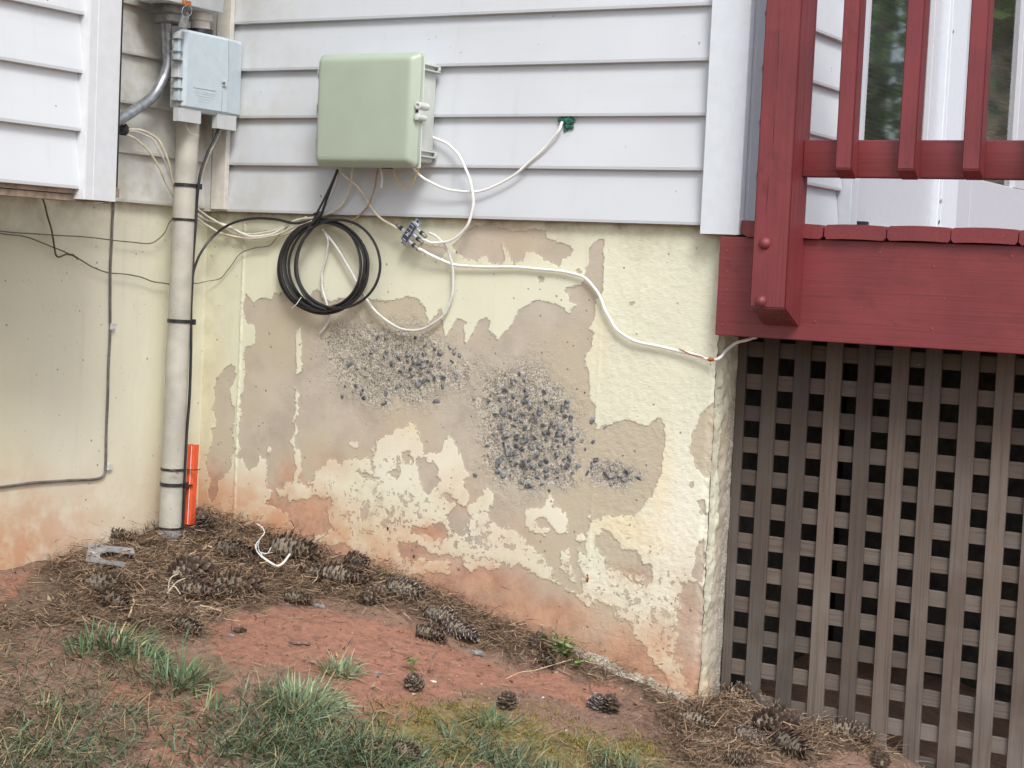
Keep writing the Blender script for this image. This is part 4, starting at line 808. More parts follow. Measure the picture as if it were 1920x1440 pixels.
cable('cable_run', '', '', pts([(212,378),(211,420),(208,480),(206,540),(207,610),(204,680),(201,760),(199,840),(198,876),(194,891),(184,898),(150,900),(100,902),(50,907),(0,914),(-60,922)], 'X', -.013), .0032, M['greyc'], 8, parent=BC)
for px, py in ((209, 612), (203, 876)):
    A = PX(px, py, -.012); MB().box(-.017, -.009, A[1]-.005, A[1]+.012, A[2]-.0075, A[2]+.0075, .0012).build('cable_clip', M['greyw'], BC)
# wires bundle from corner
cable('cream_cable', 'topmost cream cable running under the siding edge from the pipe to the coil', 'cable', pts([(345,372,-.085),(366,388,-.05),(395,409,-.01),(425,425,.008),(452,437,.006),(485,439,.004),(525,428,.0),(560,411,-.004),(600,406,-.008),(640,385,-.012),(658,345,-.02),(661,312,-.03)], 'Y'), .0029, M['cream'])
cable('cream_cable', 'middle white cable drooping under the siding edge left of the coil', 'cable', pts([(345,384,-.085),(366,398,-.05),(388,412,-.01),(412,418,.008),(440,430,.006),(452,437,.0)  ,(478,443,.0),(515,436,.0),(548,418,-.002),(575,408,-.004)], 'Y'), .0026, M['white'])
cable('cream_cable', 'lowest cream cable drooping under the siding edge left of the coil', 'cable', pts([(345,390,-.085),(366,406,-.05),(390,424,-.012),(415,437,.003),(450,445,.0),(490,446,.0),(525,438,.0),(556,424,-.004),(590,412,-.006)], 'Y'), .0026, M['cream'])
cable('copper_wire', 'thin tan wire following the cream cables left of the coil', 'wire', pts([(420,430,.004),(450,442,.0),(490,449,-.002),(530,442,-.002),(570,425,-.004),(590,416,-.006)], 'Y'), .0011, M['copper'], 6)
# coil
loops = [(603,501,86,90),(605,500,82,86),(609,499,84,84),(604,500,78,82),(611,498,77,84),(606,497,70,80),(612,496,68,80),(634,495,78,84)]
cp = []; N = 22
for i, (cx, cy, rx, ry) in enumerate(loops):
    c2_ = loops[min(i+1, len(loops)-1)]
    for j in range(N):
        t = j/N; a = math.radians(-112)+2*math.pi*t; e = [lerp(u, v, t) for u, v in zip((cx, cy, rx, ry), c2_)]
        yy = -.004-.0045*(i % 4)-.002*math.sin(a*2+i)-.006*(1 if i == 7 else 0)
        cp.append(PY(e[0]+e[2]*math.cos(a)*(1+.015*math.sin(3*a+i)), e[1]+e[3]*math.sin(a)*(1+.012*math.sin(2*a+2*i)), yy))
start = pts([(360,530,-.112),(364,505,-.095),(376,475,-.06),(398,445,-.025),(430,421,-.006),(470,410,-.004),(515,411,-.006),(548,418,-.008)], 'Y')
end = pts([(600,408,-.028),(612,375,-.034),(624,342,-.036),(633,318,-.04)], 'Y')
CO = thing('cable_coil', 'coil of thin black cable hanging on the peeling wall below the green box', 'cable coil', PY(606, 500, -.01))
MB().tube(np.array(start+cp+end), .0033, 8, sub=4).build('coiled_cable', M['black'], CO, smooth=True)
MB().tube(pts([(632,322,-.036),(613,363,-.032),(594,400,-.03),(576,435,-.028),(563,462,-.026),(557,490,-.026),(560,530,-.024),(572,556,-.022),(590,572,-.022),(612,580,-.022)]), .0027, 8).build('coiled_cable', M['blackd'], CO, smooth=True)
MB().tube(pts([(547,578,-.024),(556,570,-.026),(565,557,-.02)]), .0011, 6).build('binding_wire', M['greyw'], CO)
MB().tube(pts([(617,575,-.03),(630,568,-.032),(640,560,-.03),(628,566,-.028)]), .0008, 6).build('binding_wire', M['copper'], CO)
MB().tube(pts([(588,402,-.034),(600,398,-.03),(592,412,-.034),(583,420,-.03)]), .0028, 6).build('binding_wire', M['black'], CO)
cable('white_wire', 'short white wire dangling inside the black coil down to the stones', 'wire', pts([(610,436,-.002),(615,455,.002),(612,480,.006),(604,508,.008),(604,535,.008),(611,565,.004),(616,585,.004),(617,600,.008),(608,615,.01),(600,624,.012)]), .0024, M['greyw'])
# box cables
cable('cream_cable', 'cream coaxial cable from the green box to the left side of the splitter', 'cable', pts([(633,312,-.04),(645,328,-.03),(664,343,-.02),(680,362,-.014),(694,385,-.012),(712,408,-.012),(733,421,-.012),(746,428,-.012)]), .0030, M['cream'])
cable('white_coax', 'white coaxial cable looping from the middle splitter port up to the green box', 'cable', pts([(792,449,-.012),(812,455,-.012),(838,453,-.014),(864,438,-.016),(880,415,-.018),(887,385,-.02),(884,350,-.022),(873,315,-.022),(858,288,-.02),(838,270,-.014),(818,260,-.008),(808,257,-.004)]), .0033, M['white'])
cable('white_coax', 'white coaxial cable drooping from the green box to the dark green foam hole', 'cable', pts([(766,305,-.05),(778,318,-.04),(800,338,-.03),(835,354,-.02),(875,360,-.014),(915,354,-.010),(960,330,-.008),(1000,298,-.006),(1030,268,-.006),(1048,243,-.006),(1055,228,.0)]), .0031, M['white'])
cable('grey_coax', 'grey-white coaxial cable looping low from the top splitter port behind the coil', 'cable', pts([(805,436,-.012),(822,446,-.010),(836,462,-.004),(846,490,.004),(850,525,.008),(846,560,.008),(830,592,.008),(800,614,.006),(765,620,.006),(730,605,.006),(700,578,.006),(676,542,.006),(655,505,.004),(635,470,.004),(618,446,.002),(605,430,.002)]), .0031, M['greyw'])
cable('white_coax', 'long white coax running from the lowest splitter port across to the deck', 'cable', pts([(783,466,-.012),(800,474,-.008),(830,489,.002),(865,498,.008),(920,500,.010),(980,502,.011),(1040,508,.011),(1080,514,.010),(1104,527,.010),(1122,552,.009),(1137,585,.008),(1152,612,.008),(1175,632,.008),(1210,644,.009),(1260,655,.010),(1305,667,.008),(1335,675,.004),(1348,671,.004),(1362,657,.03),(1378,645,.05),(1398,638,.06),(1420,632,.07)]), .0034, M['white'])
cable('rusty_wrap', 'rust stained wrap on the white cable at the wall corner under the deck', 'tape', pts([(1272,654,.006),(1300,665,.005),(1320,671,.003)]), .0012, M['rust'], 6)
lump('rust_lump', 'small orange rusty lump on the white cable at the wall corner', 'tape', PY(1334, 674, .003), .0052, M['rust'], 8, (2.0, .8, .75))
cable('cream_cable', 'short thin beige cable from the green box ending behind the wall top', 'cable', pts([(709,310,-.04),(706,335,-.03),(700,362,-.022),(688,388,-.012),(670,408,-.006),(652,418,-.002)]), .0023, M['copper'])
cable('cable_stub', 'short white cut cable stub under the green box', 'cable', pts([(713,310,-.045),(716,330,-.045),(716,352,-.045)]), .0024, M['greyw'])
cable('yellow_wire', 'thin yellow wire loop hanging under the green box', 'wire', pts([(737,310,-.05),(740,328,-.05),(750,345,-.05),(763,352,-.05),(774,343,-.05),(782,325,-.05),(786,308,-.05)]), .0013, M['yellow'], 6)
cable('tan_wire', 'hair-thin wire beside the black cable under the green box', 'wire', pts([(634,318,-.03),(633,340,-.03),(622,368,-.02),(608,390,-.014),(596,402,-.012)]), .0007, M['copper'], 6)
A = PY(728, 312, -.05); tag(MB().box(A[0]-.014, A[0]+.008, -.06, -.04, A[2]-.006, A[2]+.006, .002).build('cable_gland', M['black']), 'small black cable gland under the green box', 'gland')
# splitter
SPL = thing('coax_splitter', 'small silver three-way coaxial splitter hanging on the wall top', 'splitter', PY(770, 436, -.008))
c0 = PY(769.5, 436, -.012); ua = PY(786, 412, -.012)-PY(757, 458, -.012); ua /= np.linalg.norm(ua); va = np.array([ua[2], 0, -ua[0]])
ya_ = np.array([0, -1, 0])
def obox(c, hu, hv, hy): 
    return [(c+ua*a*hu+va*b*hv+ya_*d*hy) for a in (-1, 1) for b in (-1, 1) for d in (-1, 1)]
BF = [(0, 1, 3, 2), (4, 6, 7, 5), (0, 4, 5, 1), (2, 3, 7, 6), (0, 2, 6, 4), (1, 5, 7, 3)]
MB().add(obox(c0, .0255, .0115, .006), BF).build('splitter_body', M['zinc'], SPL)
tb = MB(); tb.add(obox(c0+ua*.030+ya_*-.003, .005, .008, .0015), BF); tb.add(obox(c0-ua*.030+ya_*-.003, .005, .008, .0015), BF); tb.build('mounting_tab', M['zinc'], SPL)
MB().lathe(c0+ua*.031+ya_*.0, ya_, [(-.0014, .003), (-.0012, .003)], 10).build('tab_hole', M['black'], SPL)
lab = MB().add(obox(c0+ya_*.0062, .0225, .0090, .0003), BF).build('label_plate', M['label'], SPL)
m = MB()
for t_ in (-.020, -.009, -.001, .008, .018): m.add(obox(c0+ya_*.0067+ua*t_-va*.001, .0006, .0065, .0002), BF)
m.add(obox(c0+ya_*.0067+ua*.004+va*.003, .009, .0006, .0002), BF); m.add(obox(c0+ya_*.0067-ua*.006, .0025, .0025, .00025), BF)
m.build('label_marks', M['ink'], lab)
def conn(uo, sgn):
    b0_ = c0+ua*uo+va*sgn*.0115; MB().lathe(b0_, va*sgn, [(0, .0036), (.006, .0036), (.0062, .0046), (.0105, .0046)], 12).build('port', M['zinc'], SPL)
    b1_ = b0_+va*sgn*.0107; MB().lathe(b1_, va*sgn, [(0, .0052), (.0075, .0052)], 12).build('connector_ring', M['black'], SPL); MB().lathe(b1_+va*sgn*.0077, va*sgn, [(0, .0047), (.010, .0047), (.0115, .0037)], 12).build('connector_sleeve', M['steel'], SPL)
for uo in (.0175, .001, -.0175): conn(uo, 1)
conn(-.007, -1)
# green foam hole
FO = thing('foam_plug', 'dark green foam plugging a ragged hole in the white siding', 'foam', PY(1062, 230, -.002))
for i, (px, py, r_) in enumerate([(1062,227,.010),(1052,225,.007),(1070,226,.008),(1064,237,.007),(1060,244,.0035),(1072,238,.005)]): lump('foam_blob', '', '', PY(px, py, .006), r_, M['foam'], 10+i, (1.1, .5, .9), parent=FO)
for i, (px, py) in enumerate([(1065,246),(1070,243),(1049,219)]): lump('foam_crumb', '', '', PY(px, py, .001), .0014, M['foam'], 30+i, parent=FO)

# ------------------------------------------------------------------ pine cones
def cone_meshes(seed, nsc=92, open_=1.0, tipc=(.36, .27, .205)):
    r = random.Random(seed); core = MB(); core.lathe((-.5, 0, 0), (1, 0, 0), [(0, .03), (.1, .12), (.4, .16), (.8, .10), (1, .03)], 10)
    sc = MB(); ga = math.pi*(3-math.sqrt(5))
    for i in range(nsc):
        t = (i+.5)/nsc; x = -.5+t*.98; R = .15*math.sin(math.pi*(t*.93+.05))**.6+.02; a = i*ga+r.uniform(-.08, .08)
        rad = np.array([0, math.cos(a), math.sin(a)]); tan = np.array([0, -math.sin(a), math.cos(a)]); ax = np.array([1.0, 0, 0])
        ln = (.17+.05*math.sin(math.pi*t))*open_*r.uniform(.7, 1.15); tilt = lerp(1.5, .55, t)*(1.0)+r.uniform(-.28, .28)
        d = rad*math.sin(tilt)+ax*math.cos(tilt); nrm = np.cross(d, tan); b0_ = ax*x+rad*R*.55; w0, w1 = .025, .052
        P = [b0_-tan*w0, b0_+tan*w0, b0_+d*ln*.75+tan*w1, b0_+d*ln*.75-tan*w1, b0_+d*ln+nrm*.012]
        th_ = .017; Q = [p_+nrm*th_ for p_ in P[:4]]+[b0_+d*ln*1.03+nrm*.03]
        f = [(0, 1, 2, 3), (3, 2, 4), (5, 8, 7, 6), (8, 9, 7), (0, 5, 6, 1), (1, 6, 7, 2), (0, 3, 8, 5), (2, 7, 9, 4), (3, 4, 9, 8)]
        dark = np.array((.050, .030, .021))*r.uniform(.7, 1.3); tp_ = np.array(tipc)*(r.uniform(.25, .7) if r.random() < .45 else r.uniform(.8, 1.25))
        c = np.array([dark, dark, lerp(dark, tp_, .15), lerp(dark, tp_, .15), tp_, dark, dark, lerp(dark, tp_, .28), lerp(dark, tp_, .28), tp_]); sc.v.append(np.array(P+Q)); sc.f.extend([tuple(q+sc.nv for q in g_) for g_ in f]); sc.nv += 10; sc.c.append(c)
    return core, sc
def cone_proto(seed, **kw):
    co, sc = cone_meshes(seed, **kw); a = co.build('core', M['bark'], None); b_ = sc.build('scales', MCONE, None); ma, mb_ = a.data, b_.data
    bpy.data.objects.remove(a); bpy.data.objects.remove(b_); return ma, mb_
CPR = {'dark': [cone_proto(1, tipc=(.22, .16, .125)), cone_proto(2, tipc=(.27, .20, .15), open_=1.2, nsc=70), cone_proto(7, tipc=(.20, .14, .10), open_=.8, nsc=104), cone_proto(8, tipc=(.30, .23, .18), open_=1.05, nsc=82)], 'mid': [cone_proto(3), cone_proto(4, tipc=(.33, .25, .20), open_=.85), cone_proto(9, tipc=(.28, .20, .145), open_=1.15, nsc=76)], 'grey': [cone_proto(5, tipc=(.50, .44, .42), nsc=80, open_=.8), cone_proto(6, tipc=(.46, .40, .38), nsc=84, open_=.85)]}
CONES = [ # px, py, length px, heading deg in photo plane, kind, upright, label
 (385,982,62,80,'dark',1,'upright dark pine cone leaning on the wall corner beside the orange duct'),
 (197,1096,78,8,'dark',0,'dark open pine cone just below the grey plastic plate'),
 (215,1128,74,-28,'mid',0,'pine cone with pale scales lying against the dark one below the plastic plate'),
 (358,1074,92,35,'dark',0,'slanting dark pine cone behind the pair at the middle of the litter'),
 (375,1110,86,4,'dark',0,'left of two end-to-end pine cones with white strips beside it'),
 (440,1100,98,14,'mid',0,'right of two end-to-end pine cones in the middle of the litter'),
 (436,1034,92,-8,'dark',0,'dark pine cone left of the white cable scrap'),
 (492,1042,60,-30,'dark',0,'dark pine cone half under the white cable scrap'),
 (548,1030,104,-6,'mid',0,'long brown pine cone against the wall above the green sprig'),
 (590,1074,74,-20,'mid',0,'brown pine cone at the left end of the row under the wall'),
 (643,1082,104,-8,'dark',0,'long dark pine cone in the row under the wall'),
 (668,1052,62,-20,'dark',0,'small dark pine cone tucked against the wall above the long one'),
 (700,1116,78,55,'mid',0,'grey-brown pine cone right of the long dark cone'),
 (757,1108,82,-15,'grey',0,'dusty grey pine cone half buried in needles below the wall'),
 (556,1122,62,-4,'mid',0,'small pine cone on bare soil below the cable scrap'),
 (348,1176,66,-20,'dark',0,'ragged brown pine cone above the tall grass tuft'),
 (449,1182,26,10,'dark',0,'tiny broken cone fragment on the red soil'),
 (825,1157,74,-8,'grey',0,'pale grey weathered pine cone on top of its pile'),
 (864,1186,74,-25,'grey',0,'pale grey weathered pine cone at the lower right of its pile'),
 (806,1190,62,-10,'dark',0,'dark pine cone under the pale grey ones'),
 (1008,1204,56,60,'dark',0,'dark pine cone standing left of the leafy weed'),
 (1024,1238,54,-50,'dark',0,'dark pine cone lying just below left of the leafy weed'),
 (776,1281,48,90,'mid',1,'round brown pine cone seen end-on below the small green seedling'),
 (951,1316,44,90,'dark',1,'small dark pine cone seen end-on above the right grass tuft'),
 (1118,1316,46,150,'grey',1,'cone with rounded pale scales facing up on the soil'),
 (1142,1322,44,60,'dark',1,'dark cone pressed against the pale scaled one'),
 (1309,1354,66,-12,'mid',0,'pine cone at the foot of the wall corner'),
 (1385,1306,74,10,'mid',0,'pine cone leaning on the first lattice slats'),
 (1452,1356,84,20,'dark',0,'large dark pine cone in front of the lattice'),
 (1478,1398,78,-35,'dark',0,'dark pine cone lowest of the group in front of the lattice'),
 (1408,1384,66,-20,'grey',0,'faded grey pine cone left of the large dark one by the lattice'),
 (1593,1376,84,-4,'mid',0,'pine cone lying lengthwise at the foot of the lattice'),
 (1650,1426,52,80,'dark',0,'dark pine cone at the very bottom edge below the lattice'),
 (1385,1426,60,5,'mid',0,'brown pine cone at the bottom edge left of the lattice group'),
 (762,1414,62,-30,'dark',0,'dark pine cone half hidden in the grass at the bottom edge'),
 (222,1006,54,0,'mid',0,'small weathered cone lying against the left foundation wall'),
 (420,1112,56,-20,'mid',0,'short cone lying across the joint of the end-to-end pair'),
]
NUP = np.array([0, 0, 1.0])
for i, (px, py, L_, hd, kind, up, lab_) in enumerate(CONES):
    p = GP(px, py+(L_*.16 if not up else L_*.3)); ma, mb_ = CPR[kind][i % len(CPR[kind])]
    lm = L_*.00112*(.93 if not up else 1.02)*random.uniform(.9, 1.05); root = thing('pine_cone', lab_, 'pine cone', p, 'pine cones scattered on the ground')
    wd = .30 if not up else .36
    a = math.radians(hd); d = CR*math.cos(a)+np.array([-CF[0], -CF[1], 0])*0+(np.array([CF[0], CF[1], 0])/np.linalg.norm(CF[:2]))*math.sin(a)*1.6
    d[2] = 0; d = d/np.linalg.norm(d); d[2] = -.14*d[0]+.1*d[1]
    if up: d = np.array([-CF[0]*.6, -CF[1]*.6, .75])+.25*np.array([random.uniform(-1, 1), 0, random.uniform(-.3, .3)])
    q = Vector(d).to_track_quat('X', 'Z'); root.rotation_mode = 'QUATERNION'; root.rotation_quaternion = q @ Matrix.Rotation(random.uniform(0, 6.28), 3, 'X').to_quaternion()
    root.location = Vector(p)+Vector((0, 0, lm*(.23 if not up else .26)))
    root.scale = (lm*1.05, lm*1.35*random.uniform(.8, 1.1), lm*1.35*random.uniform(.85, 1.05)) if not up else (lm*.9, lm*1.55, lm*1.55)
    for nm, me in (('core', ma), ('scales', mb_)):
        o = bpy.data.objects.new(nm, me); COL.objects.link(o); o.parent = root
        if nm == 'scales': o['kind'] = 'stuff'

# ------------------------------------------------------------------ blades, needles, litter
def ribbons(n, P, ang, ln, w, lift, curl, cols, seg=3, up=None):
    """vectorised thin blades lying on or rising from the ground. P (n,3)"""
    t = np.linspace(0, 1, seg+1)[None, :]; a = ang[:, None]+curl[:, None]*t
    dxy = np.cumsum(np.cos(a), 1)/(seg+1), np.cumsum(np.sin(a), 1)/(seg+1)
    lz = (np.sin(lift)[:, None]*t-(up if up is not None else np.zeros(n))[:, None]*t*t)*ln[:, None]
    cl = np.cos(lift)[:, None]*ln[:, None]
    X = P[:, 0:1]+dxy[0]*cl; Y = P[:, 1:2]+dxy[1]*cl; Z = P[:, 2:3]+lz
    ww = w[:, None]*(1-t**2.2*.9)*.5; sx, sy = -np.sin(a), np.cos(a)
    zz = np.abs(RNG.normal(0, .35, (n, 1)))
    A = np.stack([X-sx*ww, Y-sy*ww, Z-ww*zz], -1); Bq = np.stack([X+sx*ww, Y+sy*ww, Z+ww*zz], -1)
    V = np.stack([A, Bq], 2).reshape(-1, 3); m_ = 2*(seg+1)
    base_ = (np.arange(n)*m_)[:, None]; j = np.arange(seg)*2
    F = np.stack([base_+j, base_+j+1, base_+j+3, base_+j+2], -1).reshape(-1, 4); C = np.repeat(cols, m_, 0)
    return V, F, C
def fastmesh(name, V, F, C, mat, parent=None):
    if parent is not None: V = V-org(parent)
    me = bpy.data.meshes.new(name); me.vertices.add(len(V)); me.vertices.foreach_set('co', V.astype(np.float32).ravel()); me.loops.add(F.size); me.loops.foreach_set('vertex_index', F.ravel().astype(np.int32))
    me.polygons.add(len(F)); me.polygons.foreach_set('loop_start', (np.arange(len(F))*F.shape[1]).astype(np.int32)); me.update(calc_edges=True)
    at = me.attributes.new('col', 'FLOAT_COLOR', 'POINT'); C4 = np.ones((len(V), 4), np.float32); C4[:, :3] = C; at.data.foreach_set('color', C4.ravel()); me.materials.append(mat)
    o = bpy.data.objects.new(name, me); COL.objects.link(o)
    if parent is not None: o.parent = parent
    return o
def scatter(n, dens_fn, box=(-.0, 2.15, -1.4, .10)):
    out = np.zeros((0, 2))
    while len(out) < n:
        q = np.stack([RNG.uniform(box[0], box[1], n*2), RNG.uniform(box[2], box[3], n*2)], 1)
        ok = ((q[:, 1] < .015) | (q[:, 0] > 1.39)) & (q[:, 0] > -.01); q = q[ok]; d = dens_fn(q[:, 0], q[:, 1]); q = q[RNG.uniform(0, 1, len(q)) < d]; out = np.vstack([out, q])
    return out[:n]
def litd(x, y):
    l = zone(LIT, x, y, .05); r_ = zone(RED, x, y, .03); ms = zone(MOSS, x, y, .05)
    f = fbm(x, y, 16, 3, 77); d = .08+.95*l; return np.clip(d*(1-.93*r_)*(1-.75*ms)*sst(.25, .6, f+.25*l), 0.015, 1)
PAL = np.array([(.27, .18, .115), (.36, .25, .16), (.13, .085, .055), (.46, .34, .23), (.07, .048, .035), (.30, .20, .13)])
n_ = 36000; q = scatter(n_, litd); ang = RNG.uniform(0, 2*math.pi, n_)
z = gz(q[:, 0], q[:, 1])+RNG.gamma(1.5, .006, n_)*(.25+zone(LIT, q[:, 0], q[:, 1], .03))
V, F, C = ribbons(n_, np.column_stack([q, z]), ang, RNG.uniform(.015, .065, n_), RNG.uniform(.0008, .0021, n_), RNG.normal(.02, .2, n_), RNG.normal(0, .8, n_), PAL[RNG.integers(0, 6, n_)]*RNG.uniform(.7, 1.3, (n_, 1)))
o = fastmesh('pine_needles', V, F, C, MV); o['kind'] = 'stuff'; tag(o, 'brown pine needle litter along the foot of the walls', 'needles')
# needles caught on the cones
cc_ = [(GP(c[0], c[1]), c[2]) for c in CONES if c[5] == 0]; n_ = 420; ci = RNG.integers(0, len(cc_), n_)
P = np.array([cc_[i][0] for i in ci])+np.column_stack([RNG.normal(0, .035, n_), RNG.normal(0, .03, n_), RNG.uniform(.008, .036, n_)]); P[:, 1] = np.where(P[:, 0] < 1.38, np.minimum(P[:, 1], .0), P[:, 1])
V, F, C = ribbons(n_, P, RNG.uniform(0, 6.28, n_), RNG.uniform(.02, .07, n_), RNG.uniform(.0007, .0016, n_), RNG.normal(-.15, .25, n_), RNG.normal(0, .8, n_), PAL[RNG.integers(0, 6, n_)]*RNG.uniform(.7, 1.3, (n_, 1)), 4)
o = fastmesh('loose_needles', V, F, C, MV); o['kind'] = 'stuff'; tag(o, 'loose brown needles lying over the pine cones', 'needles')
# stray straw
n_ = 1700; q = scatter(n_, lambda x, y: .2+.5*zone(LIT, x, y)); z = gz(q[:, 0], q[:, 1])+RNG.uniform(.002, .010, n_)
V, F, C = ribbons(n_, np.column_stack([q, z]), RNG.uniform(0, 6.28, n_), RNG.uniform(.03, .10, n_), RNG.uniform(.0008, .0018, n_), RNG.normal(.03, .1, n_), RNG.normal(0, .8, n_), np.array([(.42, .31, .185)])*RNG.uniform(.6, 1.15, (n_, 1)), 5)
o = fastmesh('dry_straw', V, F, C, MV); o['kind'] = 'stuff'; tag(o, 'pale loose straws lying over the soil and needles', 'straw')
# dry lawn + green lawn
def lawnd(x, y):
    s = np.maximum.reduce([np.exp(-(((x-c[0])/c[2])**2+((y-c[1])/c[3])**2))*c[4] for c in LAWN]); return np.clip(s*sst(.3, .6, fbm(x, y, 14, 3, 88)+.12), 0, 1)
def lw(px, py, rx, ry, k): p = GP(px, py); return (p[0], p[1], rx, ry, k)
LAWN = [lw(570,1430,.17,.13,1), lw(660,1430,.14,.12,1), lw(960,1440,.12,.05,.7), lw(470,1370,.06,.06,.3), lw(1160,1440,.06,.04,.5), lw(100,1420,.18,.15,.35), lw(230,1390,.10,.12,.25)]
def grass_cols(n, dry=.15):
    g_ = np.array([(.085, .125, .065), (.11, .155, .085), (.15, .195, .12), (.06, .09, .055)])[RNG.integers(0, 4, n)]; d_ = np.array([(.30, .24, .12), (.24, .19, .10)])[RNG.integers(0, 2, n)]
    return np.where(RNG.uniform(0, 1, (n, 1)) < dry, d_, g_)*RNG.uniform(.75, 1.25, (n, 1))
n_ = 8200; q = scatter(n_, lawnd, (-.0, 1.9, -1.6, -.1)); z = gz(q[:, 0], q[:, 1])-.002
V, F, C = ribbons(n_, np.column_stack([q, z]), RNG.uniform(0, 6.28, n_), RNG.uniform(.03, .10, n_), RNG.uniform(.0012, .0030, n_), RNG.uniform(.05, .95, n_), RNG.normal(0, .8, n_), grass_cols(n_, .16)*1.2, 5, RNG.uniform(.0, .55, n_))
o = fastmesh('lawn_grass', V, F, C, MGR); o['kind'] = 'stuff'; tag(o, 'ragged green lawn grass along the bottom edge', 'grass')
DRY = [lw(100,1330,.25,.28,1), lw(200,1250,.2,.16,.7), lw(60,1240,.2,.14,.9), lw(330,1380,.12,.15,.5), lw(1000,1400,.15,.10,.35), lw(1300,1420,.15,.08,.3)]
def dryd(x, y): return np.clip(np.maximum.reduce([np.exp(-(((x-c[0])/c[2])**2+((y-c[1])/c[3])**2))*c[4] for c in DRY]), 0, 1)
n_ = 5200; q = scatter(n_, dryd, (-.0, 1.9, -1.6, -.1)); z = gz(q[:, 0], q[:, 1])
V, F, C = ribbons(n_, np.column_stack([q, z]), RNG.uniform(0, 6.28, n_), RNG.uniform(.02, .08, n_), RNG.uniform(.0008, .0022, n_), np.abs(RNG.normal(.15, .3, n_)), RNG.normal(0, .9, n_), np.where(RNG.uniform(0, 1, (n_, 1)) < .33, grass_cols(n_, 0), np.array([(.27, .20, .115)])*RNG.uniform(.6, 1.3, (n_, 1))), 4, RNG.uniform(0, .3, n_))
o = fastmesh('dry_grass', V, F, C, MV); o['kind'] = 'stuff'; tag(o, 'thin dried grass over the soil at the lower left', 'grass')
# moss tufts
n_ = 16000; q = scatter(n_, lambda x, y: zone(MOSS, x, y, .06)*sst(.42, .62, fbm(x, y, 24, 4, 99)), (.2, 2.1, -1.3, .0)); z = gz(q[:, 0], q[:, 1])-.001
V, F, C = ribbons(n_, np.column_stack([q, z]), RNG.uniform(0, 6.28, n_), RNG.uniform(.003, .009, n_), RNG.uniform(.0009, .0018, n_), RNG.uniform(.3, 1.4, n_), RNG.normal(0, .5, n_), np.array([(.24, .20, .05), (.33, .27, .07), (.16, .14, .04)])[RNG.integers(0, 3, n_)]*RNG.uniform(.7, 1.4, (n_, 1)), 2)
o = fastmesh('moss', V, F, C, MV); o['kind'] = 'stuff'; tag(o, 'yellow-green moss on the soil at the bottom centre', 'moss')
# soil crumbs and flecks
n_ = 5200; q = scatter(n_, lambda x, y: .45+0*x); cr_m = []; cf = []; cc = []; V0 = ico; z = gz(q[:, 0], q[:, 1])
rad = RNG.gamma(1.5, .0009, n_)+.0006; V = (q := np.column_stack([q, z]))[:, None, :]+V0[None]*rad[:, None, None]*np.array([1, 1, .6]); F = (np.array(icf)[None]+(np.arange(n_)*len(V0))[:, None, None]).reshape(-1, 3)
pc = np.array([(.26, .105, .065), (.20, .085, .055), (.14, .075, .05), (.45, .36, .28), (.10, .06, .045), (.22, .13, .09), (.31, .13, .08)])[RNG.integers(0, 7, n_)]
o = fastmesh('soil_crumbs', V.reshape(-1, 3), F, np.repeat(pc, len(V0), 0), MV); o['kind'] = 'stuff'; tag(o, 'crumbs of clay, grit and pale flecks over the bare soil', 'soil')
# bark and leaf flakes
n_ = 900; q = scatter(n_, lambda x, y: .15+.8*zone(LIT, x, y)); z = gz(q[:, 0], q[:, 1])+RNG.uniform(.001, .008, n_)
V, F, C = ribbons(n_, np.column_stack([q, z]), RNG.uniform(0, 6.28, n_), RNG.uniform(.006, .022, n_), RNG.uniform(.003, .008, n_), RNG.normal(0, .35, n_), RNG.normal(0, .8, n_), np.array([(.25, .16, .10), (.12, .07, .045), (.36, .27, .18), (.30, .17, .10)])[RNG.integers(0, 4, n_)], 3)
o = fastmesh('leaf_flakes', V, F, C, MV); o['kind'] = 'stuff'; tag(o, 'brown bark and leaf flakes mixed into the needle litter', 'leaf litter')
